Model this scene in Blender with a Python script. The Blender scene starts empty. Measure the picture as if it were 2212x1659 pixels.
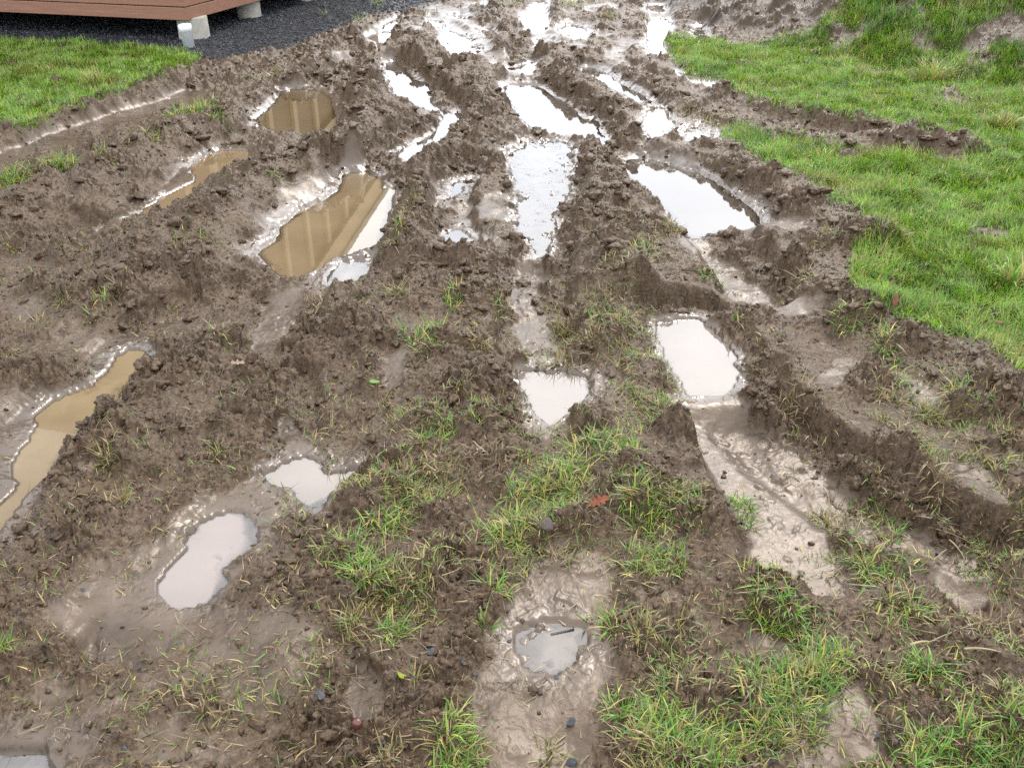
import bpy, math, random
import numpy as np

rng = np.random.default_rng(7)
random.seed(7)
scene = bpy.context.scene
COL = scene.collection

# ------------------------------------------------------------------ camera model (used to turn traced outlines into ground positions)
CAM_H = 1.55
PITCH = math.radians(30.0)
FS = 1990.5            # focal length in pixels of a 2212-pixel-wide frame
CU, CV = 1106.0, 829.5
CP, SP = math.cos(PITCH), math.sin(PITCH)


def ground_at(u, v, z=0.0):
    """frame position -> place on the level z"""
    a = np.asarray(u, float) - CU
    b = CV - np.asarray(v, float)
    dy = FS * CP + b * SP
    dz = -FS * SP + b * CP
    t = (z - CAM_H) / dz
    return a * t, dy * t


def frame_of(x, y, z):
    zz = z - CAM_H
    dep = y * CP - zz * SP
    up = y * SP + zz * CP
    dep = np.maximum(dep, 0.05)
    return CU + FS * x / dep, CV - FS * up / dep


def depth_of(y):
    return y * CP + CAM_H * SP


# ------------------------------------------------------------------ noise
def _hash(ix, iy, s):
    with np.errstate(over='ignore'):
        h = ix.astype(np.uint32) * np.uint32(374761393) + iy.astype(np.uint32) * np.uint32(668265263) + np.uint32((s * 2246822519) & 0xffffffff)
        h = (h ^ (h >> np.uint32(13))) * np.uint32(1274126177)
        h = (h ^ (h >> np.uint32(16))) * np.uint32(2654435761)
        h = h ^ (h >> np.uint32(15))
    return h


def _h01(ix, iy, s):
    return (_hash(ix, iy, s) >> np.uint32(8)).astype(np.float32) * np.float32(1 / 16777216.0)


def perlin(x, y, s=0):
    x = np.asarray(x, np.float32); y = np.asarray(y, np.float32)
    fx = np.floor(x); fy = np.floor(y)
    ix = fx.astype(np.int64); iy = fy.astype(np.int64)
    dx = x - fx; dy = y - fy
    ux = dx * dx * dx * (dx * (dx * 6 - 15) + 10)
    uy = dy * dy * dy * (dy * (dy * 6 - 15) + 10)

    def g(jx, jy, ex, ey):
        a = _h01(ix + jx, iy + jy, s) * np.float32(6.2831853)
        return np.cos(a) * ex + np.sin(a) * ey
    n0 = g(0, 0, dx, dy) * (1 - ux) + g(1, 0, dx - 1, dy) * ux
    n1 = g(0, 1, dx, dy - 1) * (1 - ux) + g(1, 1, dx - 1, dy - 1) * ux
    return (n0 * (1 - uy) + n1 * uy) * 1.5


def fbm(x, y, s=0, o=3, gain=.5):
    t = 0; a = 1; n = 0
    for k in range(o):
        t = t + a * perlin(x * 2.03 ** k, y * 2.03 ** k, s + 17 * k); n += a; a *= gain
    return t / n


def cells(x, y, s=0):
    """lumps: nearest-cell distance and that cell's random number"""
    x = np.asarray(x, np.float32); y = np.asarray(y, np.float32)
    ix = np.floor(x).astype(np.int64); iy = np.floor(y).astype(np.int64)
    best = np.full(x.shape, 9, np.float32); idn = np.zeros(x.shape, np.float32)
    for jx in (-1, 0, 1):
        for jy in (-1, 0, 1):
            px = ix + jx; py = iy + jy
            ax = px + _h01(px, py, s); ay = py + _h01(px, py, s + 5)
            d = (x - ax) ** 2 + (y - ay) ** 2
            m = d < best
            best = np.where(m, d, best)
            idn = np.where(m, _h01(px, py, s + 9), idn)
    return np.sqrt(best), idn


def sstep(a, b, x):
    t = np.clip((x - a) / (b - a), 0, 1)
    return t * t * (3 - 2 * t)


# ------------------------------------------------------------------ helpers for objects
def mesh_object(name, verts, faces=None, mat=None, parent=None, smooth=False, tris=None, loops=None, starts=None):
    me = bpy.data.meshes.new(name)
    if faces is not None:
        me.from_pydata([tuple(p) for p in verts], [], faces)
    else:
        verts = np.asarray(verts, np.float32)
        if tris is not None:
            loops = np.asarray(tris, np.int32).ravel()
            starts = np.arange(0, len(loops), tris.shape[1], dtype=np.int32)
        me.vertices.add(len(verts)); me.vertices.foreach_set('co', verts.ravel())
        me.loops.add(len(loops)); me.loops.foreach_set('vertex_index', loops.astype(np.int32))
        me.polygons.add(len(starts)); me.polygons.foreach_set('loop_start', starts.astype(np.int32))
        me.update(calc_edges=True)
    if smooth:
        me.polygons.foreach_set('use_smooth', np.ones(len(me.polygons), bool))
    if mat: me.materials.append(mat)
    o = bpy.data.objects.new(name, me); COL.objects.link(o)
    if parent is not None: o.parent = parent
    return o


def tag(o, label=None, cat=None, group=None, kind=None):
    if label: o['label'] = label
    if cat: o['category'] = cat
    if group: o['group'] = group
    if kind: o['kind'] = kind
    return o


def empty(name, loc, rz=0.0):
    o = bpy.data.objects.new(name, None); COL.objects.link(o)
    o.location = loc; o.rotation_euler = (0, 0, rz); o.empty_display_size = .1
    return o


def point_attr(o, name, arr):
    a = o.data.attributes.new(name, 'FLOAT', 'POINT')
    a.data.foreach_set('value', np.asarray(arr, np.float32).ravel())


def point_color(o, name, rgb):
    a = o.data.color_attributes.new(name, 'FLOAT_COLOR', 'POINT')
    c = np.ones((len(rgb), 4), np.float32); c[:, :3] = rgb
    a.data.foreach_set('color', c.ravel())


# ------------------------------------------------------------------ node helpers
def new_mat(name):
    m = bpy.data.materials.new(name); m.use_nodes = True
    nt = m.node_tree; nt.nodes.clear()
    return m, nt, nt.nodes, nt.links


def nd(nt, typ, **kw):
    n = nt.nodes.new(typ)
    for k, v in kw.items():
        if k.startswith('i_'):
            n.inputs[k[2:].replace('_', ' ')].default_value = v
        else:
            setattr(n, k, v)
    return n


def noise_node(nt, vec, scale, detail=4, rough=.6):
    n = nt.nodes.new('ShaderNodeTexNoise')
    n.inputs['Scale'].default_value = scale; n.inputs['Detail'].default_value = detail; n.inputs['Roughness'].default_value = rough
    if vec is not None: nt.links.new(vec, n.inputs['Vector'])
    return n


def maprange(nt, src, a, b, c=0.0, d=1.0):
    n = nt.nodes.new('ShaderNodeMapRange'); n.clamp = True
    for i, v in zip((1, 2, 3, 4), (a, b, c, d)): n.inputs[i].default_value = v
    nt.links.new(src, n.inputs[0]); return n.outputs[0]


def mixc(nt, fac, a, b, blend='MIX'):
    n = nt.nodes.new('ShaderNodeMix'); n.data_type = 'RGBA'; n.blend_type = blend; n.clamp_factor = True
    for sock, v in ((n.inputs[0], fac), (n.inputs[6], a), (n.inputs[7], b)):
        if hasattr(v, 'links'): nt.links.new(v, sock)
        else: sock.default_value = v if not isinstance(v, tuple) or len(v) == 4 else (*v, 1)
    return n.outputs[2]


def math_n(nt, op, a, b=0.0, clamp=False):
    n = nt.nodes.new('ShaderNodeMath'); n.operation = op; n.use_clamp = clamp
    for i, v in ((0, a), (1, b)):
        if hasattr(v, 'links'): nt.links.new(v, n.inputs[i])
        else: n.inputs[i].default_value = v
    return n.outputs[0]


# ------------------------------------------------------------------ TRACED LAYOUT (2212-wide frame)
def z2(*p): return [(705 + x * .3374, y * .3374) for x, y in p]
def z5(*p): return [(705 + x * .3374, 373.2 + y * .3374) for x, y in p]
def z4(*p): return [(x * .3374, 373.2 + y * .3374) for x, y in p]
def z7(*p): return [(x * .3374, 870.9 + y * .3374) for x, y in p]
def z3(*p): return [(1410 + x * .3626, y * .3626) for x, y in p]
def zb(*p): return [(705 + x * .3374, 1244 + y * .3374) for x, y in p]


TAN = (.118, .084, .046); MIL = (.130, .105, .086); CLR = (.055, .043, .032); GRY = (.10, .088, .075)
# outline, level, depth, colour, how much soil pokes through (0..1), label
PUDDLES = [
 ([(605,196),(640,192),(690,198),(715,215),(726,250),(722,285),(705,300),(690,320),(680,305),(640,290),(600,283),(565,275),(548,262),(580,235),(598,215)], -.07, .06, (.072,.050,.026), 0, 'brown puddle mirroring the timber posts and brace of the cabin wall'),
 ([(412,362),(440,338),(480,327),(535,328),(525,352),(490,380),(440,410),(400,432),(350,470),(300,497),(285,490),(310,462),(350,432),(400,408),(425,395),(428,378)], -.06, .03, (.125,.085,.048), 0, 'narrow orange-brown puddle in the left rut mirroring the corner post of the cabin'),
 ([(745,375),(790,370),(820,385),(822,410),(850,405),(842,450),(830,490),(822,525),(800,540),(760,555),(715,560),(690,585),(645,602),(610,595),(575,570),(560,545),(600,515),(608,490),(650,455),(700,435),(730,410)], -.075, .07, TAN, 0, 'large puddle left of the middle, half brown and half white across a mirrored roof edge'),
 ([(715,590),(745,568),(800,560),(798,590),(770,612),(730,627),(712,615)], -.06, .015, MIL, .1, 'small milky white puddle touching the near end of the half brown half white puddle'),
 (z2((375,400),(440,400),(500,430),(540,500),(580,520),(640,530),(650,570),(670,620),(640,660),(720,700),(790,740),(850,720),(860,750),(820,800),(760,860),(730,910),(690,950),(660,990),(600,1040),(540,1040),(480,1010),(440,990),(480,960),(560,930),(640,900),(700,850),(750,780),(770,745),(700,720),(630,680),(540,690),(490,680),(440,620),(415,560),(390,480)), -.07, .05, CLR, 0, 'long crooked white puddle that bends right then back left between two mud ridges'),
 (z2((1120,555),(1200,545),(1330,550),(1400,580),(1480,630),(1560,700),(1640,760),(1720,760),(1750,840),(1810,940),(1760,940),(1640,895),(1560,880),(1450,880),(1370,860),(1290,800),(1230,740),(1180,640)), -.07, .06, CLR, 0, 'broad sky-white puddle in the centre rut, farther of two that almost meet'),
 (z2((1160,985),(1240,930),(1330,912),(1460,905),(1540,930),(1580,1000),(1590,1070)) + z5((1550,20),(1550,120),(1500,200),(1420,280),(1450,330),(1440,400),(1390,540),(1340,480),(1300,420),(1250,370),(1230,330),(1260,290),(1250,160),(1210,60)), -.06, .016, CLR, .55, 'long white puddle in the centre rut tapering to a muddy point, dotted with soil'),
 ([(1345,370),(1350,350),(1380,342),(1440,350),(1500,368),(1550,396),(1600,432),(1642,468),(1640,490),(1610,497),(1560,500),(1500,515),(1470,500),(1450,470),(1420,430),(1380,400)], -.075, .06, CLR, .05, 'big white puddle below the ragged mud bank beside the right lawn'),
 ([(1425,700),(1460,694),(1510,700),(1535,720),(1565,750),(1582,775),(1582,825),(1560,848),(1520,850),(1490,845),(1470,810),(1450,790),(1440,755)], -.06, .05, MIL, .03, 'bright white oval puddle with a brown far lip in the near right rut'),
 (z2((1610,415),(1640,440),(1680,430),(1760,450),(1840,500),(1890,540),(1950,570),(2040,610),(2080,650),(2010,660),(1960,640),(1900,590),(1830,570),(1750,540),(1690,510),(1640,470)), -.06, .04, CLR, 0, 'thin slanting white puddle behind the clod ridge right of the central ruts'),
 (z2((250,240),(310,212),(400,208),(447,235),(430,265),(350,282),(270,265)), -.05, .04, MIL, 0, 'small white lens-shaped puddle near the edge of the dark gravel'),
 (z2((350,190),(380,150),(450,115),(475,130),(430,190),(390,205)), -.045, .03, (.13,.06,.03), 0, 'small rusty brown puddle just beyond the white lens-shaped one by the gravel'),
 (z2((640,130),(720,150),(760,200),(850,230),(930,270),(970,340),(940,380),(880,415),(810,385),(790,330),(770,260),(700,190)), -.05, .02, GRY, .35, 'tongue-shaped grey-white puddle far up the left-centre rut'),
 (z2((970,190),(1040,180),(1110,220),(1132,255),(1080,277),(1030,250)), -.05, .03, MIL, .05, 'short white puddle just right of the far tongue-shaped puddle'),
 (z2((770,105),(860,95),(940,120),(930,135),(840,130)), -.045, .02, MIL, .1, 'sliver of bright water in the farthest left ruts, above the tongue-shaped puddle'),
 (z2((1240,140),(1320,70),(1340,0),(1385,0),(1400,100),(1402,200),(1370,222),(1300,200)), -.045, .02, GRY, .2, 'pale grey puddle running out of the top of the picture along the middle rut'),
 (z2((1330,265),(1420,250),(1500,290),(1535,330),(1450,345),(1370,320)), -.045, .015, GRY, .25, 'flat pale puddle at the foot of the clod heap in the far middle rut'),
 (z2((1480,180),(1560,150),(1640,170),(1700,220),(1690,250),(1620,280),(1540,250)), -.045, .02, MIL, .5, 'speckled white puddle full of clods in the far ruts right of centre'),
 (z2((1100,430),(1150,442),(1220,430),(1320,395),(1322,440),(1290,485),(1210,460),(1130,455)), -.055, .03, CLR, 0, 'small V-shaped white puddle just beyond the broad centre puddle'),
 (z2((2020,830),(2080,720),(2130,700),(2200,780),(2210,850),(2160,892),(2070,890)), -.008, .03, MIL, .3, 'white puddle with soil specks directly left of the patchy one under the right grass'),
 (z3((190,770),(260,750),(310,790),(400,810),(380,850),(300,855),(200,840)), -.008, .02, MIL, .35, 'patchy white puddle touching the right grass behind the long clod bank'),
 (z3((120,430),(200,440),(330,455),(460,470),(450,500),(380,540),(260,510),(180,480)), -.008, .02, MIL, .25, 'flat grey-white puddle against the lawn just below the foot of the mound'),
 (z3((-20,130),(60,115),(105,150),(60,220),(60,280),(112,350),(30,352),(-20,300)), -.008, .015, MIL, .45, 'crooked bright trickle of water along the bare side of the mound'),
 (z3((240,165),(300,160),(330,215),(370,250),(320,285),(250,270)), -.008, .02, GRY, .25, 'little grey puddle tucked against the bare soil foot of the mound'),
 (z3((-20,35),(40,30),(75,65),(40,80),(-20,70)), -.04, .02, MIL, .1, 'tiny bright puddle at the top edge left of the mound'),
 (z5((750,400),(830,370),(890,400),(990,470),(920,482),(850,502),(760,430)), -.06, .03, CLR, 0, 'small white triangular puddle under the dark clod mound in the centre'),
 (z5((800,110),(830,60),(960,35),(960,75),(870,90),(840,140),(795,175)), -.05, .015, CLR, .2, 'small bent white puddle left of the long tapering centre puddle'),
 (z5((1240,1310),(1300,1280),(1400,1300),(1560,1290),(1640,1320),(1680,1380),(1640,1440),(1580,1500),(1500,1560),(1430,1600),(1380,1540),(1330,1450),(1270,1370)), -.035, .014, MIL, .3, 'shallow milky puddle in the middle of the foreground with gravel specks along its far side'),
 (z4((750,1180),(830,1140),(930,1130),(950,1190),(900,1280),(830,1330),(770,1440),(740,1500)) + z7((700,80),(580,150),(480,240),(400,330),(340,440),(240,520),(150,620),(60,720),(0,830),(-60,860),(-60,720),(0,660),(70,600),(120,520),(100,440),(100,350),(190,250),(240,150)) + z4((230,1560),(330,1480),(480,1410),(600,1360),(680,1270)), -.06, .05, (.140,.103,.060), 0, 'long tan puddle of turbid water curving down to the left edge'),
 (z7((1720,460),(1830,400),(1950,370),(2020,400),(2010,450),(2050,480),(2200,465)) + [(765,1020),(735,1040),(700,1065),(685,1112),(665,1100),(655,1070),(640,1055),(600,1040)], -.03, .012, MIL, .12, 'small forked milky puddle above the pinkish one in the left foreground'),
 (z7((1400,740),(1500,720),(1600,760),(1640,800),(1640,880),(1600,930),(1500,970),(1380,1050),(1390,1100),(1440,1150),(1380,1210),(1280,1260),(1180,1290),(1080,1270),(1030,1210),(1090,1110),(1160,1030),(1230,960),(1230,880),(1290,800)), -.035, .012, (.140,.110,.092), .04, 'pinkish milky puddle in the left foreground mud with one clod standing in it'),
 ([(-90,1660),(-30,1650),(20,1640),(60,1630),(86,1632),(100,1650),(104,1680),(80,1710),(30,1735),(-60,1740)], -.035, .02, (.12,.10,.085), 0, 'puddle cut off by the bottom left corner'),
 (zb((1240,390),(1330,320),(1430,290),(1520,310),(1620,350),(1640,420),(1590,480),(1560,540),(1480,600),(1380,610),(1290,570),(1230,480)), -.014, .006, (.17,.142,.118), .25, 'shallow grey puddle in the bottom middle, beside bent grass stems'),
]
# wheel ruts: centre line, half width (m), depth
RUTS = [
 ([(-60,375),(100,318),(190,280),(280,250),(365,225),(520,160),(640,122),(720,102),(850,92)], .17, .018),
 ([(-80,600),(70,545),(170,513),(320,470),(420,395),(520,322),(640,240),(720,170),(800,110)], .16, .055),
 ([(-80,1200),(0,1080),(110,930),(220,850),(310,760),(390,695),(500,640)], .16, .05),
 ([(590,720),(640,590),(740,480),(830,370),(880,325),(965,255),(900,195),(860,150)], .17, .06),
 ([(1180,930),(1165,760),(1150,620),(1165,500),(1170,380),(1190,300),(1200,225),(1130,180)], .16, .05),
 ([(1130,180),(1130,120),(1150,60),(1165,0)], .14, .045),
 ([(1640,640),(1590,560),(1540,490),(1450,400),(1370,350),(1320,310),(1220,230)], .16, .055),
 ([(2050,1190),(1900,1110),(1740,1010),(1600,890),(1530,790),(1470,700)], .17, .075),
 ([(1760,1200),(1690,1090),(1620,980),(1550,870),(1520,780)], .18, .045),
 ([(1560,205),(1640,240),(1720,262),(1840,285)], .10, .05),
 ([(1290,165),(1350,195),(1400,225),(1420,280)], .10, .04),
 ([(1000,540),(970,470),(990,390),(1020,360)], .12, .04),
 ([(1000,130),(980,70),(930,40)], .14, .04),
 ([(1440,130),(1420,70),(1420,0)], .12, .035),
 ([(640,1060),(640,960),(630,900),(640,820)], .08, .03),
 ([(280,1380),(400,1260),(500,1130),(640,1040),(760,1010)], .10, .03),
]
# ridges of thrown-up soil: centre line, half width (m), height
BERMS = [
 ([(-80,345),(0,312),(180,232),(370,165),(560,130),(700,85),(800,60)], .15, .10),
 ([(-80,475),(0,445),(200,372),(330,300),(430,270),(540,220),(600,180),(720,125)], .14, .055),
 ([(300,520),(450,455),(540,390),(620,330),(740,340),(830,320)], .17, .085),
 ([(730,320),(780,260),(790,190),(820,140),(850,110)], .18, .08),
 ([(870,540),(890,440),(970,340),(1050,250),(1030,180),(990,140)], .17, .085),
 ([(900,160),(880,110),(850,90)], .14, .06),
 ([(1340,600),(1310,440),(1275,350),(1250,335)], .14, .07),
 ([(1215,150),(1300,225),(1380,290),(1480,320),(1600,370),(1700,400),(1790,455),(1900,505)], .14, .075),
 ([(1360,590),(1450,620),(1540,690),(1640,800),(1700,880),(1850,975),(2000,1070),(2120,1150)], .12, .095),
 ([(1750,560),(1830,640),(1950,700),(2080,750),(2180,830),(2280,880)], .14, .07),
 ([(830,520),(940,560),(1100,590)], .15, .07),
 ([(1560,195),(1680,228),(1800,262),(1950,280),(2110,315)], .12, .10),
 ([(1790,290),(1900,300),(2000,310)], .09, .06),
 ([(700,720),(830,665),(1000,640)], .14, .04),
 ([(1080,160),(1150,100),(1110,75)], .11, .07),
 ([(1190,0),(1200,60),(1200,110)], .10, .07),
 ([(1250,110),(1330,150),(1400,190),(1500,230)], .13, .07),
 ([(1080,0),(1060,50),(1090,100)], .10, .05),
 ([(820,270),(900,245)], .12, .05),
 ([(30,620),(200,640),(380,560)], .16, .03),
 ([(330,820),(200,960),(100,1120)], .15, .035),
 ([(700,1130),(640,1260),(640,1400)], .10, .03),
 ([(1000,400),(1080,380)], .10, .045),
 ([(880,760),(960,830),(1100,930)], .15, .025),
]
# slick smooth wet mud: centre line, half width (m), strength
SLICK = [
 ([(10,355),(100,318),(190,280),(280,250),(365,225),(420,205)], .17, 1.0),
 ([(560,150),(680,130),(760,112)], .07, .8),
 ([(60,545),(170,513),(300,470),(380,418),(430,355),(520,312)], .13, .95),
 ([(585,480),(640,420),(720,375),(760,350)], .10, .9),
 ([(560,560),(540,530),(600,500)], .08, .8),
 ([(600,620),(590,700),(585,770)], .10, .75),
 ([(540,265),(600,210),(700,180)], .07, .8),
 ([(1150,560),(1130,650),(1190,760),(1190,830),(1180,940)], .09, .8),
 ([(980,400),(970,450),(1060,470),(1090,440)], .13, .75),
 ([(1500,520),(1580,570),(1640,640),(1700,680)], .10, .85),
 ([(1650,480),(1720,500)], .10, .9),
 ([(1310,320),(1400,330),(1480,345)], .07, .9),
 ([(1530,870),(1580,960),(1650,1050),(1700,1130),(1720,1190)], .15, .95),
 ([(1620,920),(1760,1020),(1900,1110),(1990,1160)], .12, .85),
 ([(620,900),(640,960),(680,1060)], .05, .9),
 ([(560,1080),(440,1140),(330,1290),(250,1350)], .11, .95),
 ([(420,1310),(330,1400),(420,1480),(560,1500)], .10, .6),
 ([(1250,1240),(1180,1380),(1120,1540),(1130,1700)], .13, .9),
 ([(1250,1360),(1240,1480),(1200,1620)], .10, .8),
 ([(1640,1380),(1690,1420)], .06, .9),
 ([(240,1320),(420,1400),(600,1450)], .17, .75),
 ([(40,1590),(200,1640),(330,1600)], .13, .6),
 ([(560,1540),(700,1480)], .10, .55),
 ([(380,1240),(300,1180),(230,1230)], .09, .6),
 ([(20,1220),(150,1180)], .08, .5),
 ([(950,1560),(1080,1480)], .07, .5),
 ([(1560,1400),(1480,1300),(1420,1310)], .07, .5),
 ([(1750,680),(1800,760)], .06, .6),
 ([(640,880),(560,840)], .07, .5),
 ([(1800,1540),(1830,1600),(1740,1640)], .07, .9),
 ([(2100,1180),(2080,1290)], .07, .8),
 ([(2100,1040),(2160,1090)], .06, .8),
 ([(1940,830),(2020,900),(2100,940)], .07, .6),
 ([(1830,780),(1790,850)], .05, .7),
 ([(0,640),(60,690),(160,720)], .10, .55),
 ([(40,860),(20,960),(0,1060)], .12, .8),
 ([(860,780),(850,840)], .06, .9),
 ([(60,1500),(90,1580),(60,1640)], .10, .6),
 ([(780,1500),(790,1560)], .05, .8),
 ([(200,1050),(260,1060)], .05, .7),
 ([(370,680),(240,740)], .10, .6),
 ([(960,20),(1000,70),(1040,110)], .16, .9),
 ([(1170,0),(1160,60),(1200,100),(1270,110)], .16, .9),
 ([(1230,60),(1330,90),(1400,110),(1430,60),(1420,0)], .16, .8),
 ([(1030,110),(1120,170),(1180,165)], .12, .7),
 ([(1330,180),(1420,250),(1540,290)], .16, .75),
 ([(1560,210),(1640,245),(1720,265),(1800,280)], .08, .9),
 ([(800,90),(880,70),(960,40)], .12, .7),
 ([(1740,335),(1830,350),(1900,345)], .07, .6),
]
LAWN_RIGHT = [(1440,80),(1620,106),(1740,75),(1870,-80),(2700,-300),(2700,900),(2240,870),(2212,815),(2120,735),(2000,700),(1900,680),(1835,625),(1838,560),(1905,495),(1850,462),(1780,420),(1740,385),(1620,330),(1555,290),(1590,280),(1680,295),(1790,320),(1900,325),(2110,330),(2125,305),(1960,270),(1800,255),(1690,225),(1620,215),(1580,185),(1500,165),(1450,120)]
LAWN_LEFT = [(-900,60),(0,93),(180,98),(380,112),(436,130),(350,163),(200,212),(60,268),(0,280),(-600,420)]
GRAVEL = [(-900,-40),(300,-60),(1000,-60),(940,8),(880,28),(790,35),(740,62),(650,95),(560,122),(440,134),(380,112),(180,98),(0,93),(-900,60)]
BARE = [[(1690,100),(1760,110),(1770,135),(1700,140)], [(1780,55),(1880,50),(1850,120),(1800,110)], [(2080,60),(2240,40),(2230,80),(2120,90)], [(2020,190),(2120,205),(2080,235),(2010,215)],
        [(2080,120),(2240,110),(2230,150),(2100,150)], [(1860,160),(1960,150),(1920,175)], [(1790,190),(1850,185),(1830,210)], [(1880,0),(2000,-10),(1980,20),(1900,25)]]


def to_poly(pts, z):
    x, y = ground_at([p[0] for p in pts], [p[1] for p in pts], z)
    return np.stack([x, y], 1)


def seg_dist(X, Y, P, closed=False):
    d = np.full(X.shape, 1e9)
    n = len(P)
    for i in range(n if closed else n - 1):
        ax, ay = P[i]; bx, by = P[(i + 1) % n]
        ex, ey = bx - ax, by - ay
        L = ex * ex + ey * ey + 1e-12
        t = np.clip(((X - ax) * ex + (Y - ay) * ey) / L, 0, 1)
        d = np.minimum(d, (X - ax - t * ex) ** 2 + (Y - ay - t * ey) ** 2)
    return np.sqrt(d)


def inside(X, Y, P):
    r = np.zeros(X.shape, bool); n = len(P)
    for i in range(n):
        ax, ay = P[i]; bx, by = P[(i + 1) % n]
        if ay == by: continue
        c = ((ay > Y) != (by > Y)) & (X < (bx - ax) * (Y - ay) / (by - ay) + ax)
        r ^= c
    return r


def local(X, Y, P, pad):
    lo = P.min(0) - pad; hi = P.max(0) + pad
    return np.where((X > lo[0]) & (X < hi[0]) & (Y > lo[1]) & (Y < hi[1]))


# ------------------------------------------------------------------ GROUND GRID: fine near, growing coarser with distance
def wfun(y): return np.clip(y, .3, 300) + .9


def geo(a, b, n): return a * (b / a) ** (np.arange(n) / (n - 1))


fine_y = geo(.95 + .9, 14.0 + .9, 1560) - .9
ys = np.concatenate([[-60, -30, -15, -8, -4, -2, -1, -.4, 0, .3, .5, .65, .78, .87], fine_y, 14 + np.cumsum(geo(.06, 60, 48))])
fine_c = np.linspace(-.62, .62, 1420)
oc = .62 + np.cumsum(geo(.003, 4, 46))
cs = np.concatenate([-oc[::-1], fine_c, oc])
NR, NC = len(ys), len(cs)
Wd = wfun(ys)[:, None]
X = (cs[None, :] * Wd).astype(np.float64)
Y = np.repeat(ys[:, None], NC, 1)

STEP = 4
ri = np.unique(np.concatenate([np.arange(0, NR, STEP), [NR - 1]])); ci = np.unique(np.concatenate([np.arange(0, NC, STEP), [NC - 1]]))


def up(A):
    """macro grid -> full grid"""
    r = np.interp(np.arange(NR), ri, np.arange(len(ri))); c = np.interp(np.arange(NC), ci, np.arange(len(ci)))
    r0 = np.minimum(r.astype(int), len(ri) - 2); c0 = np.minimum(c.astype(int), len(ci) - 2)
    fr = (r - r0)[:, None].astype(np.float32); fc = (c - c0)[None, :].astype(np.float32)
    A = A.astype(np.float32)
    B = A[r0] * (1 - fr) + A[r0 + 1] * fr
    B = B[:, c0] * (1 - fc) + B[:, c0 + 1] * fc
    for _ in range(3):
        B[1:-1] = .25 * B[:-2] + .5 * B[1:-1] + .25 * B[2:]
        B[:, 1:-1] = .25 * B[:, :-2] + .5 * B[:, 1:-1] + .25 * B[:, 2:]
    return B


xm = X[np.ix_(ri, ci)]; ym = Y[np.ix_(ri, ci)]
# wandering of the traced lines so that edges are not straight
wx = xm + .035 * fbm(xm * 3.1, ym * 3.1, 3, 3); wy = ym + .05 * fbm(xm * 3.1, ym * 3.1, 4, 3)

near = np.exp(-np.maximum(0, np.hypot(xm, ym - 5) - 8) / 6)
H = (.022 * fbm(xm * .9, ym * .9, 11, 3) + .018 * fbm(xm * 3.5, ym * 3.5, 12, 3)) * (.3 + .7 * near)

# mound to the right
MOUND = np.array([(1.2, 30), (1.45, 16), (1.62, 12), (1.72, 10.4), (1.82, 9.6), (2.3, 8.9), (2.9, 8.0), (3.9, 7.0), (6.5, 5.6), (14, 3)])
foot = np.interp(xm, MOUND[::-1, 0][::-1], MOUND[:, 1])
dm = seg_dist(wx, wy, MOUND)
beyond = (wy > np.interp(wx, MOUND[:, 0], MOUND[:, 1])) & (wx > 1.2)
dmv = np.where(beyond, dm, 0)
hill = 1.7 * (1 - np.exp(-(dmv / 2.4) ** 1.25))
hill = hill * (1 + .10 * fbm(xm * 1.3, ym * 1.3, 21, 3))
H = H + hill + np.where(beyond, .05 * fbm(xm * 2.6, ym * 2.6, 22, 3) * np.clip(dmv, 0, 1), 0)
hillm = sstep(.05, .5, dmv)

ridge = np.zeros_like(H)
for pts, w, h in BERMS:
    P = to_poly(pts, h * .6)
    k = local(xm, ym, P, .8)
    d = seg_dist(wx[k], wy[k], P)
    g = np.exp(-(d / w) ** 2)
    ridge[k] = np.maximum(ridge[k], g)
    H[k] += 1.2 * h * g * (.8 + .7 * fbm(xm[k] * 5, ym[k] * 5, 31, 2))
rut = np.zeros_like(H)
for pts, w, dep in RUTS:
    P = to_poly(pts, -1.15 * dep)
    k = local(xm, ym, P, .8)
    d = seg_dist(wx[k], wy[k], P)
    d = d + .030 * fbm(xm[k] * 9, ym[k] * 9, 32, 3)
    g = 1 - sstep(w * .80, w * 1.25, d)
    rut[k] = np.maximum(rut[k], g)
    H[k] = H[k] * (1 - g) + (-1.5 * dep + .2 * H[k]) * g
wet = np.zeros_like(H)
for pts, w, s in SLICK:
    P = to_poly(pts, -.03)
    k = local(xm, ym, P, .8)
    d = seg_dist(wx[k], wy[k], P) + .05 * fbm(xm[k] * 7, ym[k] * 7, 41, 3)
    g = s * (1 - sstep(w * .55, w * 1.25, d))
    wet[k] = np.maximum(wet[k], g)
    H[k] = H[k] - .012 * g
speck = np.zeros_like(H)
SD = []
sdall = np.full(H.shape, 9.0)
inpud = np.zeros_like(H)
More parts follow.
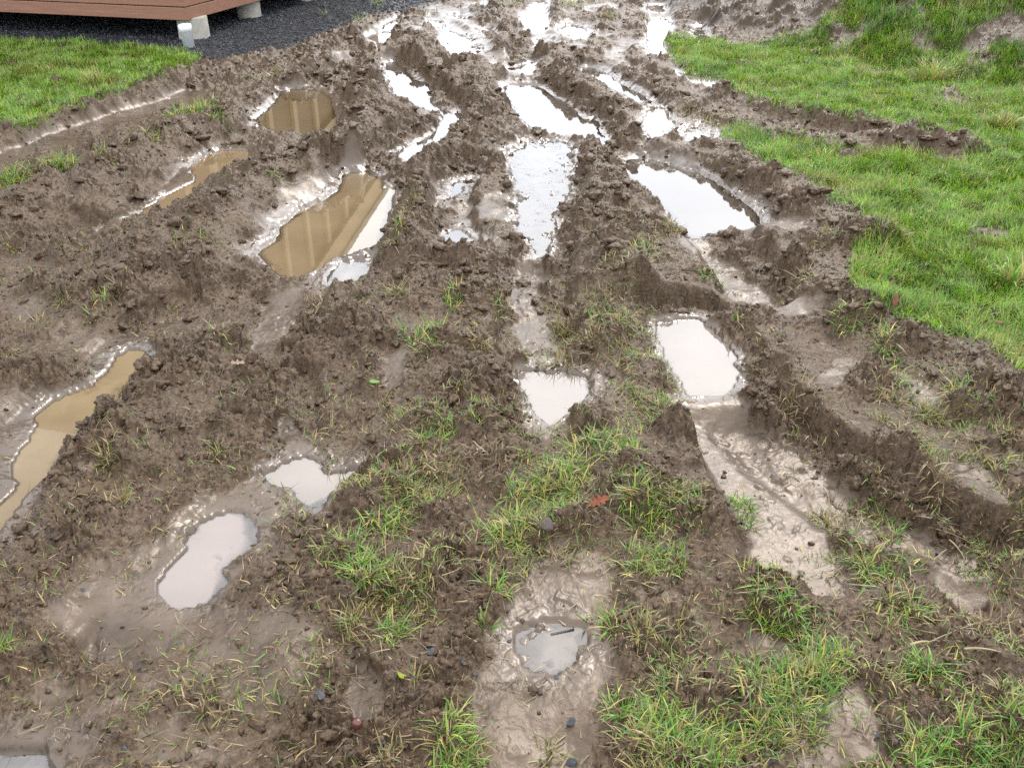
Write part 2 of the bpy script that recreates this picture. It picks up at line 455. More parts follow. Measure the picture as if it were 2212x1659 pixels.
for pts, zw, dep, colr, sp, lab in PUDDLES:
    P = to_poly(pts, zw)
    k = local(xm, ym, P, .7)
    w2x = xm[k] + .018 * fbm(xm[k] * 9, ym[k] * 9, 51, 3); w2y = ym[k] + .022 * fbm(xm[k] * 9, ym[k] * 9, 52, 3)
    d = seg_dist(w2x, w2y, P, True)
    sd = np.where(inside(w2x, w2y, P), -d, d) - (.0 if lab.startswith('long tan') else .012)
    full = np.full(H.shape, 9.0); full[k] = sd
    sdall[k] = np.minimum(sdall[k], sd)
    SD.append(full)
    ins = zw - .004 - dep * sstep(0, .16, -sd)
    out = zw + .006 + .10 * np.clip(sd, 0, .25)
    hk = np.where(sd < 0, np.minimum(H[k], ins), H[k])
    pull = np.where(sd >= 0, 1 - sstep(.02, .14, sd), 0)            # shores come down to the water
    hk = np.where(sd >= 0, np.minimum(hk, hk * (1 - pull) + (out + .012) * pull), hk)
    lift = np.where(sd >= 0, 1 - sstep(.07, .20, sd), 0)
    hk = np.where(sd >= 0, hk + np.maximum(0, out - hk) * lift, hk)
    hk = np.where((inpud[k] > 0) & (sd >= 0), H[k], hk)
    inpud[k] = np.maximum(inpud[k], sd < 0)
    H[k] = hk
    wk = 1 - sstep(-.01, .085, sd)
    wet[k] = np.maximum(wet[k], wk)
    speck[k] = np.maximum(speck[k], sp * (1 - sstep(0, .1, sd)))

# cover masks, looked up where each piece of ground is seen
uf, vf = frame_of(xm, ym, H)
uw = uf + 24 * fbm(xm * 6, ym * 6, 61, 4, .65); vw = vf + 14 * fbm(xm * 6, ym * 6, 62, 4, .65)
front = ym > .3


def soft(poly, scale=10.0):
    P = np.array(poly, float)
    d = seg_dist(uw, vw, P, True)
    sd = np.where(inside(uw, vw, P), -d, d)
    return (1 - sstep(-scale, scale, sd)) * front


lawn = np.maximum(soft(LAWN_RIGHT, 17), soft(LAWN_LEFT, 12))
gravel = soft(GRAVEL, 7)
far = (vf < -40) & (xm > 1.2)
lawn = np.maximum(lawn, np.where((ym > 13.5) & (uf > 700), .9 * (1 - hillm), 0))
lawn = np.maximum(lawn, np.where((xm > 4.5) | (np.abs(xm) > 12) | (ym > 22) | ((xm < -4.5) & (ym < 9)), 1, 0))
for b in BARE:
    lawn = lawn * (1 - .9 * soft(b, 16) * sstep(-.25, .1, fbm(xm * 5, ym * 5, 66, 3)))
bare_soil = hillm * (1 - sstep(0, 1, soft([(1440,80),(1620,106),(1740,75),(1820,15),(1850,-60),(2700,-300),(2700,900),(1500,200)], 12)))
lawn = lawn * (1 - .95 * bare_soil)
lawn = lawn * sstep(-.42, .05, fbm(xm * 3.3, ym * 3.3, 63, 3) + .15) ** .6
lawn = np.where(hillm > .3, lawn * sstep(-.35, -.05, fbm(xm * 2.1, ym * 2.1, 64, 3)), lawn)
wet = wet * (1 - .9 * lawn) * (1 - hillm)
# broad dampness of the churned ground
wet = np.maximum(wet, .34 * sstep(.0, .45, fbm(xm * 2.2, ym * 2.2, 71, 3)) * (1 - lawn) * (1 - .7 * ridge) * (1 - gravel) * (1 - hillm))
farwet = sstep(6.0, 9.0, ym) * sstep(-2.2, -1.0, xm) * (1 - sstep(1.4, 2.2, xm)) * (1 - hillm)
wet = np.maximum(wet, .95 * farwet * sstep(.05, .26, fbm(xm * 3.8 + .25 * ym, ym * .75, 72, 3) + .25 * fbm(xm * 6, ym * 6, 73, 2)) * (1 - ridge) * (1 - lawn) * (1 - gravel))
H = H * (1 - gravel) + gravel * (.012 + .004 * fbm(xm * 3, ym * 3, 65, 2))

Hf = up(H); WET = up(wet); LAWN = up(lawn); GRAV = up(gravel); RIDGE = up(ridge); SPECK = up(speck); HILL = up(hillm); BSOIL = up(bare_soil); RUT = up(rut)
Xf = X.astype(np.float32); Yf = Y.astype(np.float32)
ragsd = .010 * fbm(Xf * 26, Yf * 26, 123, 3)
SDALL = up(np.minimum(sdall, .5)) + ragsd
WET0 = WET
brk = .50 * fbm(Xf * 11, Yf * 11, 121, 3) + .34 * fbm(Xf * 34, Yf * 34, 122, 3) + .55 * fbm(Xf * 4.5, Yf * 4.5, 124, 2)
WET = np.clip(WET0 + brk * np.clip(WET0 * 3, 0, 1) * (1 - .30 * sstep(.8, 1, WET0)) - .09, 0, 1)
WET = np.where(SDALL < 0, 1, np.where(SDALL < .03, np.maximum(WET, 1 - SDALL / .03), WET)).astype(np.float32)
# crumbly soil: lumps within lumps
qx = Xf + .022 * perlin(Xf * 21, Yf * 21, 81); qy = Yf + .022 * perlin(Xf * 21, Yf * 21, 82)
d1, r1 = cells(qx / .085, qy / .085, 1)
d0, r0_ = cells((qx + .03 * perlin(Xf * 9, Yf * 9, 85)) / .19, (qy + .03 * perlin(Xf * 9, Yf * 9, 86)) / .19, 6)
d2, r2 = cells(qx / .047, qy / .047, 2)
qx2 = Xf + .008 * perlin(Xf * 60, Yf * 60, 83); qy2 = Yf + .008 * perlin(Xf * 60, Yf * 60, 84)
d3, r3 = cells(qx2 / .019, qy2 / .019, 3)
d4, r4 = cells(Xf / .0095, Yf / .0095, 4)


def dome(d, r): return np.sqrt(np.maximum(0, 1 - (d / .85) ** 2)) * (.25 + .75 * r * r)


big = dome(d1, r1); mid = dome(d2, r2); sml = dome(d3, r3); tin = dome(d4, r4)
patch = sstep(-.35, .45, fbm(Xf * 4.2, Yf * 4.2, 91, 3))
patch2 = sstep(-.4, .3, fbm(Xf * 9, Yf * 9, 96, 2))


def rag(sc, s): return .55 - np.abs(perlin(Xf * sc + .35 * perlin(Xf * sc * .9, Yf * sc * .9, s + 3), Yf * sc + .35 * perlin(Xf * sc * .9, Yf * sc * .9, s + 4), s))


ragged = .014 * rag(9, 301) + .020 * rag(19, 302) + .014 * rag(41, 303) + .010 * rag(85, 304) + .004 * rag(170, 305)
crumb = .042 * dome(d0, r0_) * patch + .031 * big * patch + .023 * mid * (.35 + .65 * patch) + .012 * sml * (.3 + .7 * patch2) + .0045 * tin * patch2 + ragged * (.55 + .6 * patch)
smoothm = sstep(.25, .80, .5 * WET0 + .5 * WET)
amp = (.56 + .52 * patch + .34 * RIDGE) * (1 - .93 * smoothm)
amp = amp * (1 - .55 * LAWN) * (1 - .7 * GRAV) * (1 + .25 * BSOIL)
lod = np.clip(1.6 - np.abs(X / Wd) / .75, .15, 1) * (1 - .7 * sstep(14, 24, Yf))
drift = .0045 * fbm(Xf * 7, Yf * 7, 93, 3) + .0008 * fbm(Xf * 60, Yf * 60, 94, 2)
isl = 1.7 * SPECK * (.030 * np.maximum(0, r2 - .45) * mid + .020 * np.maximum(0, r3 - .5) * sml)
stray = smoothm * (.016 * np.maximum(0, r2 - .80) * 3 * mid + .012 * np.maximum(0, r3 - .75) * 2.2 * sml) * sstep(-.1, .4, fbm(Xf * 6, Yf * 6, 95, 2))
Z = Hf + (amp * (crumb - .025) + drift * (1 - .7 * GRAV) + isl + stray * (1 - .6 * (SPECK == 0) * (WET > .97))) * lod

SDF = []
for i, (pts, zw, dep, colr, sp, lab) in enumerate(PUDDLES):
    sdm = up(np.minimum(SD[i], .5)); SDF.append(sdm)
Z = Z.astype(np.float32)
# soil lumps lean and overhang a little
GX = (X + lod * amp * (.0085 * fbm(Xf * 38, Yf * 38, 97, 2) + .004 * perlin(Xf * 95, Yf * 95, 98))).astype(np.float32)
GY = (Y + lod * amp * (.0085 * fbm(Xf * 38, Yf * 38, 99, 2) + .004 * perlin(Xf * 95, Yf * 95, 100))).astype(np.float32)

# wetness used by the shader: low ground is wetter, lumps' tops are drier
CL = np.clip((amp * crumb) / .045, 0, 1)


def sample(A, x, y):
    x = np.asarray(x, float); y = np.asarray(y, float)
    r = np.interp(y, ys, np.arange(NR)); c = np.interp(x / wfun(y), cs, np.arange(NC))
    r0 = np.minimum(r.astype(int), NR - 2); c0 = np.minimum(c.astype(int), NC - 2)
    fr = r - r0; fc = c - c0
    return (A[r0, c0] * (1 - fr) + A[r0 + 1, c0] * fr) * (1 - fc) + (A[r0, c0 + 1] * (1 - fr) + A[r0 + 1, c0 + 1] * fr) * fc


def hit(u, v):
    """where the line of sight through (u, v) meets the built ground"""
    a = u - CU; b = CV - v
    dx, dy, dz = a, FS * CP + b * SP, -FS * SP + b * CP
    n = math.sqrt(dx * dx + dy * dy + dz * dz); dx, dy, dz = dx / n, dy / n, dz / n
    t = np.linspace(1.2, 16, 3000)
    zs = CAM_H + dz * t - sample(Z, dx * t, dy * t)
    k = np.argmax(zs < 0)
    if zs[k] >= 0: k = len(t) - 1
    return dx * t[k], dy * t[k], float(sample(Z, dx * t[k], dy * t[k]))


# ------------------------------------------------------------------ MATERIALS
def principled(nt, **kw):
    b = nt.nodes.new('ShaderNodeBsdfPrincipled'); o = nt.nodes.new('ShaderNodeOutputMaterial')
    nt.links.new(b.outputs[0], o.inputs[0])
    for k, v in kw.items(): b.inputs[k.replace('_', ' ')].default_value = v
    return b


def mat_ground(name='churned_soil'):
    m, nt, N, L = new_mat(name)
    b = principled(nt)
    geo_ = nd(nt, 'ShaderNodeNewGeometry'); pos = geo_.outputs['Position']

    def at(nm):
        n = nd(nt, 'ShaderNodeAttribute'); n.attribute_name = nm; return n.outputs['Fac']
    filmA = at('film')
    wetA, lawnA, gravA, soilA, clA = at('wet'), at('lawn'), at('gravel'), at('soil'), at('lump')
    n1 = noise_node(nt, pos, 3.2, 5, .6).outputs['Fac']
    n2 = noise_node(nt, pos, 26, 6, .65).outputs['Fac']
    n3 = noise_node(nt, pos, 150, 4, .7).outputs['Fac']
    n4 = noise_node(nt, pos, 62, 5, .7).outputs['Fac']
    c = mixc(nt, maprange(nt, n2, .36, .64), (.015, .0086, .0047), (.056, .034, .0190))
    c = mixc(nt, maprange(nt, n1, .40, .66), c, mixc(nt, maprange(nt, n3, .35, .65), (.018, .0108, .0060), (.070, .0445, .0265)))
    c = mixc(nt, math_n(nt, 'MULTIPLY', maprange(nt, n4, .54, .66), .75), c, (.098, .067, .043))
    c = mixc(nt, math_n(nt, 'MULTIPLY', maprange(nt, n4, .46, .36), .6), c, (.010, .0062, .0037))
    clay = mixc(nt, maprange(nt, n1, .35, .7), (.038, .0262, .0182), (.080, .0575, .0415))
    clay = mixc(nt, math_n(nt, 'MULTIPLY', maprange(nt, n4, .55, .68), .8), clay, (.038, .026, .018))
    wf = maprange(nt, math_n(nt, 'ADD', wetA, math_n(nt, 'MULTIPLY', math_n(nt, 'SUBTRACT', n2, .5), .6)), .20, .85)
    c = mixc(nt, wf, c, clay)
    c = mixc(nt, soilA, c, mixc(nt, maprange(nt, n2, .35, .65), (.015, .0092, .0053), (.036, .0225, .0135)))
    c = mixc(nt, lawnA, c, mixc(nt, maprange(nt, n2, .35, .65), (.022, .026, .009), (.042, .050, .016)))
    c = mixc(nt, gravA, c, mixc(nt, maprange(nt, n3, .35, .65), (.008, .009, .011), (.028, .030, .035)))
    c = mixc(nt, math_n(nt, 'MULTIPLY', filmA, .45), c, (.040, .027, .018))
    L.new(c, b.inputs['Base Color'])
    dry = maprange(nt, n2, .35, .62, .27, .52)
    r = nd(nt, 'ShaderNodeMix'); r.data_type = 'FLOAT'
    L.new(wf, r.inputs[0]); L.new(dry, r.inputs[2]); L.new(maprange(nt, n2, .3, .7, .26, .40), r.inputs[3])
    L.new(r.outputs[0], b.inputs['Roughness'])
    L.new(math_n(nt, 'SUBTRACT', .34, math_n(nt, 'MULTIPLY', math_n(nt, 'MAXIMUM', lawnA, gravA), .28)), b.inputs['Specular IOR Level'])
    sp = math_n(nt, 'SUBTRACT', 1.0, math_n(nt, 'MAXIMUM', lawnA, gravA), True)
    L.new(math_n(nt, 'MAXIMUM', math_n(nt, 'MULTIPLY', math_n(nt, 'MULTIPLY', maprange(nt, wetA, .45, 1.0), maprange(nt, n1, .38, .64, .03, .21)), sp), math_n(nt, 'MULTIPLY', filmA, .75)), b.inputs['Coat Weight'])
    b.inputs['Specular Tint'].default_value = (1, .83, .67, 1)
    L.new(maprange(nt, filmA, .05, .8, .30, .13), b.inputs['Coat Roughness']); b.inputs['Coat IOR'].default_value = 1.5
    nb = noise_node(nt, pos, 90, 5, .7).outputs['Fac']
    bump = nd(nt, 'ShaderNodeBump'); bump.inputs['Distance'].default_value = .016
    L.new(nb, bump.inputs['Height']); L.new(maprange(nt, wf, 0, 1, .45, .16), bump.inputs['Strength'])
    L.new(bump.outputs[0], b.inputs['Normal']); 
    bc = nd(nt, 'ShaderNodeBump'); bc.inputs['Distance'].default_value = .006; L.new(maprange(nt, filmA, 0, .6, .05, .015), bc.inputs['Strength'])
    L.new(nb, bc.inputs['Height']); L.new(bc.outputs[0], b.inputs['Coat Normal'])
    return m


def mat_water(col, ior=2.5):
    m, nt, N, L = new_mat('muddy_water')
    o = nd(nt, 'ShaderNodeOutputMaterial')
    body = nd(nt, 'ShaderNodeBsdfDiffuse'); 
    geo_ = nd(nt, 'ShaderNodeNewGeometry')
    n1 = noise_node(nt, geo_.outputs['Position'], 4.0, 4, .55).outputs['Fac']
    c = mixc(nt, maprange(nt, n1, .3, .7), tuple(v * .86 for v in col), tuple(v * 1.12 for v in col))
    L.new(c, body.inputs['Color'])
    tr = nd(nt, 'ShaderNodeBsdfTransparent'); tr.inputs[0].default_value = (.80, .75, .68, 1)
    dep = nd(nt, 'ShaderNodeAttribute'); dep.attribute_name = 'depth'
    mx = nd(nt, 'ShaderNodeMixShader')
    L.new(maprange(nt, dep.outputs['Fac'], .0, .014, .12, 1.0), mx.inputs[0])
    L.new(tr.outputs[0], mx.inputs[1]); L.new(body.outputs[0], mx.inputs[2])
    gl = nd(nt, 'ShaderNodeBsdfGlossy'); gl.inputs['Roughness'].default_value = .015
    fr = nd(nt, 'ShaderNodeFresnel'); fr.inputs['IOR'].default_value = ior
    nb = noise_node(nt, geo_.outputs['Position'], 7, 2, .5).outputs['Fac']
    bump = nd(nt, 'ShaderNodeBump'); bump.inputs['Distance'].default_value = .002; bump.inputs['Strength'].default_value = .05
    L.new(nb, bump.inputs['Height'])
    L.new(bump.outputs[0], gl.inputs['Normal']); L.new(bump.outputs[0], fr.inputs['Normal'])
    m2 = nd(nt, 'ShaderNodeMixShader')
    L.new(fr.outputs[0], m2.inputs[0]); L.new(mx.outputs[0], m2.inputs[1]); L.new(gl.outputs[0], m2.inputs[2])
    L.new(m2.outputs[0], o.inputs[0])
    return m


def mat_blade(name='grass_blade', transl=.35, rough=.45):
    m, nt, N, L = new_mat(name)
    o = nd(nt, 'ShaderNodeOutputMaterial')
    at = nd(nt, 'ShaderNodeAttribute'); at.attribute_name = 'Col'
    b = nt.nodes.new('ShaderNodeBsdfPrincipled')
    L.new(at.outputs['Color'], b.inputs['Base Color']); b.inputs['Roughness'].default_value = rough
    b.inputs['Specular IOR Level'].default_value = .4
    t = nd(nt, 'ShaderNodeBsdfTranslucent'); L.new(at.outputs['Color'], t.inputs[0])
    mx = nd(nt, 'ShaderNodeMixShader'); mx.inputs[0].default_value = transl
    L.new(b.outputs[0], mx.inputs[1]); L.new(t.outputs[0], mx.inputs[2]); L.new(mx.outputs[0], o.inputs[0])
    return m


def mat_simple(name, c1, c2, scale=20, rough=.6, bump=.2, stretch=None, bdist=.004, spec=.5):
    m, nt, N, L = new_mat(name)
    b = principled(nt, Roughness=rough)
    b.inputs['Specular IOR Level'].default_value = spec
    tc = nd(nt, 'ShaderNodeTexCoord'); v = tc.outputs['Object']
    if stretch:
        mp = nd(nt, 'ShaderNodeMapping'); mp.inputs['Scale'].default_value = stretch; L.new(v, mp.inputs[0]); v = mp.outputs[0]
    n = noise_node(nt, v, scale, 6, .65).outputs['Fac']
    nn = noise_node(nt, v, scale * .17, 3, .6).outputs['Fac']
    f = math_n(nt, 'ADD', math_n(nt, 'MULTIPLY', n, .65), math_n(nt, 'MULTIPLY', nn, .35))
    L.new(mixc(nt, maprange(nt, f, .34, .66), c1, c2), b.inputs['Base Color'])
    bp = nd(nt, 'ShaderNodeBump'); bp.inputs['Strength'].default_value = bump; bp.inputs['Distance'].default_value = bdist
    L.new(n, bp.inputs['Height']); L.new(bp.outputs[0], b.inputs['Normal'])
    return m


M_GROUND = mat_ground()
M_BLADE = mat_blade()
M_STRAW = mat_blade('dead_straw', .15, .55)
M_STONE = mat_simple('wet_grey_stone', (.018, .019, .021), (.055, .058, .063), 60, .7, .4, spec=.2)
M_CONC = mat_simple('concrete', (.17, .16, .135), (.29, .275, .24), 14, .85, .3)
M_PVC = mat_simple('white_plastic', (.50, .52, .54), (.66, .67, .68), 9, .35, .03)
M_FASCIA = mat_simple('stained_cedar', (.132, .062, .040), (.205, .104, .067), 16, .5, .25, (.25, 3, 9), spec=.3)
M_PLY = mat_simple('plywood', (.145, .098, .052), (.20, .138, .075), 6, .75, .1, (2, 2, .4))
M_STUD = mat_simple('pine_timber', (.33, .24, .135), (.42, .31, .18), 10, .7, .1, (5, 5, .5))
M_ROOF = mat_simple('roof_sheet', (.06, .065, .07), (.09, .095, .10), 8, .4, .05)
M_JOIST = mat_simple('dark_floor_timber', (.02, .015, .010), (.035, .026, .018), 10, .85, .1)

# ------------------------------------------------------------------ GROUND
idx = np.arange(NR * NC, dtype=np.int32).reshape(NR, NC)
quads = np.stack([idx[:-1, :-1], idx[:-1, 1:], idx[1:, 1:], idx[1:, :-1]], -1).reshape(-1, 4)
ground = mesh_object('ground', np.stack([GX, GY, Z], -1).reshape(-1, 3), mat=M_GROUND, tris=quads, smooth=True)
tag(ground, kind='structure')
LOWS = np.clip((.22 - crumb / .085) / .22, 0, 1) * (1 - .6 * RIDGE)
wet_out = np.clip(WET + .25 * RUT * (1 - LAWN) + .70 * LOWS * (1 - HILL) * (1 - LAWN) * (1 - GRAV) - .45 * CL * (WET < .95), 0, 1)
film = (1 - sstep(-.01, .13, SDALL + .05 * fbm(Xf * 8, Yf * 8, 131, 3))) * (1 - sstep(.25, .6, CL)) * (1 - LAWN)
film = np.maximum(film, .45 * sstep(.75, 1.0, WET0) * sstep(.0, .35, fbm(Xf * 3, Yf * 3, 132, 2) + .2 * fbm(Xf * 14, Yf * 14, 133, 2)))
film = film * (.45 + .55 * sstep(1.5, 3.2, Yf))
for nm, A in (('film', film), ('wet', wet_out), ('lawn', np.clip(LAWN, 0, 1)), ('gravel', GRAV), ('soil', np.clip(BSOIL + .9 * HILL, 0, 1)), ('lump', CL)):
    point_attr(ground, nm, A)

# ------------------------------------------------------------------ PUDDLES
for i, (pts, zw, dep, colr, sp, lab) in enumerate(PUDDLES):
    sdm = SDF[i]
    m = (sdm < .07) & (Z < zw)
    for j in range(len(PUDDLES)):
        if j != i and PUDDLES[j][1] != zw: m &= ~(SDF[j] < np.minimum(0, sdm))
    cell = m[:-1, :-1] | m[1:, :-1] | m[:-1, 1:] | m[1:, 1:]
    r, c = np.nonzero(cell)
    if not len(r):
        print('NO WATER', lab); continue
    q = np.stack([idx[r, c], idx[r, c + 1], idx[r + 1, c + 1], idx[r + 1, c]], -1)
    used, inv = np.unique(q, return_inverse=True)
    V = np.stack([X.ravel()[used], Y.ravel()[used], np.full(len(used), zw)], 1)
    cen = np.array([V[:, 0].mean(), V[:, 1].mean(), zw])
    o = mesh_object('puddle', V - cen, mat=mat_water(colr, 1.2 if lab.startswith('long tan') else (1.85 if depth_of(cen[1]) < 2.9 else 2.1) if colr[0] > .11 else 2.5), tris=inv.reshape(-1, 4), smooth=True)
    o.location = cen
    point_attr(o, 'depth', np.maximum(0, zw - Z.ravel()[used]))
    tag(o, lab, 'puddle', 'puddles in the ruts and hollows of the mud')


# ------------------------------------------------------------------ GRASS
def blades(px, py, pz, L, wd, az, lean, curl, rgb, seg=3):
    """n tapered bent strips -> verts, tris, colours"""
    n = len(px)
    V = np.zeros((n, 2 * seg + 1, 3)); C = np.zeros((n, 2 * seg + 1, 3))
    hx, hy = np.cos(az), np.sin(az)
    sx, sy = -hy, hx
    cx, cy, cz = px.copy(), py.copy(), pz.copy()
    ang = lean.copy()
    for k in range(seg + 1):
        t = k / seg
        w = wd * .5 * (1 - t ** 1.6)
        tint = (.62 + .48 * t)
        if k < seg:
            V[:, 2 * k] = np.stack([cx - sx * w, cy - sy * w, cz], 1); V[:, 2 * k + 1] = np.stack([cx + sx * w, cy + sy * w, cz], 1)
        else:
            V[:, 2 * seg] = np.stack([cx, cy, cz], 1)
        cx = cx + hx * np.sin(ang) * L / seg; cy = cy + hy * np.sin(ang) * L / seg; cz = cz + np.cos(ang) * L / seg
        ang = ang + curl / seg
    C[:] = rgb[:, None, :]
    T = []
    for k in range(seg - 1):
        T += [(2 * k, 2 * k + 1, 2 * k + 3), (2 * k, 2 * k + 3, 2 * k + 2)]
    T.append((2 * seg - 2, 2 * seg - 1, 2 * seg))
    T = np.array(T)
    tris = (np.arange(n)[:, None, None] * (2 * seg + 1) + T[None]).reshape(-1, 3)
    return V.reshape(-1, 3), tris, C.reshape(-1, 3)


PAL = {
 'lawn': np.array([(.052, .110, .012), (.070, .130, .016), (.095, .145, .022), (.040, .085, .012), (.130, .150, .038), (.150, .135, .055)]),
 'green': np.array([(.030, .080, .014), (.045, .100, .016), (.060, .110, .020), (.032, .070, .016), (.110, .125, .035), (.17, .135, .065)]),
 'yellow': np.array([(.075, .095, .020), (.12, .115, .034), (.15, .125, .050), (.18, .135, .062), (.055, .075, .018), (.21, .155, .080)]),
 'straw': np.array([(.20, .150, .075), (.155, .105, .052), (.24, .185, .100), (.11, .072, .035), (.085, .07, .028), (.14, .12, .045)]),
}


def pick(pal, n, shift=0.0, p=None):
    A = PAL[pal]
    k = rng.choice(len(A), n, p=p)
    c = A[k] * rng.uniform(.72, 1.28, (n, 1)) * rng.uniform(.92, 1.08, (n, 3))
    return c


# lawn: sample places evenly, more of them where they show large
def scatter_mask(A, n, ymin, ymax, power=1.25, cmax=.66):
    out = []
    got = 0
    while got < n:
        k = int(n * 2.2)
        u = rng.random(k)
        a, b = ymin + .9, ymax + .9
        e = 2 - power * 1.0
        e = e if abs(e) > 1e-3 else 1e-3
        yy = (a ** e + u * (b ** e - a ** e)) ** (1 / e) - .9
        c = rng.uniform(-cmax, cmax, k)
        xx = c * wfun(yy)
        keep = rng.random(k) < sample(A, xx, yy)
        out.append(np.stack([xx[keep], yy[keep]], 1)); got += keep.sum()
        if len(out) > 60: break
    return np.concatenate(out)[:n]


LM = np.clip((LAWN - .12) / .8, 0, 1)
PAL['lawn'] = PAL['lawn'] * np.array([1.72, 1.80, .98]); PAL['green'] *= np.array([2.0, 2.0, 1.25]); PAL['yellow'] *= np.array([1.3, 1.3, 1.15]); PAL['straw'] *= 1.15
for nm_, n_, xs in (('lawn_grass', 330000, None),):
    P = scatter_mask(LM, n_, 1.0, 15.0, 1.15)
    px, py = P[:, 0], P[:, 1]
    pz = sample(Z, px, py) - .004
    clump = fbm(px * 3.4, py * 3.4, 101, 3); cl2 = fbm(px * 9, py * 9, 102, 2); hue = fbm(px * 1.6, py * 1.6, 103, 3)
    hl = sample(HILL, px, py)
    dist = depth_of(py)
    L = (.032 + .030 * rng.random(n_) ** 1.5 + .028 * np.clip(clump, -.6, 1) + .020 * cl2) * (1 + .5 * hl) * (1 + .03 * dist)
    L = np.clip(L * .92, .014, .12)
    wd = (.0030 + .0021 * rng.random(n_)) * (.75 + .11 * dist)
    az = 9 * fbm(px * 2.4, py * 2.4, 104, 3) + rng.normal(0, 1.0, n_)
    lean = np.abs(rng.normal(.62, .36, n_)); curl = rng.normal(.75, .6, n_)
    rgb = pick('lawn', n_, p=[.26, .25, .2, .16, .08, .05])
    yel = sstep(-.02, .55, hue + .5 * cl2)[:, None]
    rgb = rgb * (1 - .5 * yel) + .5 * yel * pick('yellow', n_)
    dk = sstep(.1, .7, -hue + .3 * clump + .5 * hl - .1)[:, None]
    rgb = rgb * (1 - .42 * dk * np.array([1, .75, .8]))
    rgb = rgb * (1.0 + .55 * fbm(px * 6.5, py * 6.5, 105, 3) + .25 * hue)[:, None]
    fleck = rng.random(n_) < .03 + .08 * np.clip(hue, 0, 1)
    rgb[fleck] = pick('straw', int(fleck.sum())) * 1.25; L[fleck] *= 1.2
    V, T, C = blades(px, py, pz, L, wd, az, lean, curl, np.clip(rgb, .004, 1), 2)
    lg = mesh_object(nm_, V, mat=M_BLADE, tris=T)
    point_color(lg, 'Col', C)
    tag(lg, 'short bright green lawn grass growing on both sides of the muddy track and up the mound', 'grass', kind='stuff')

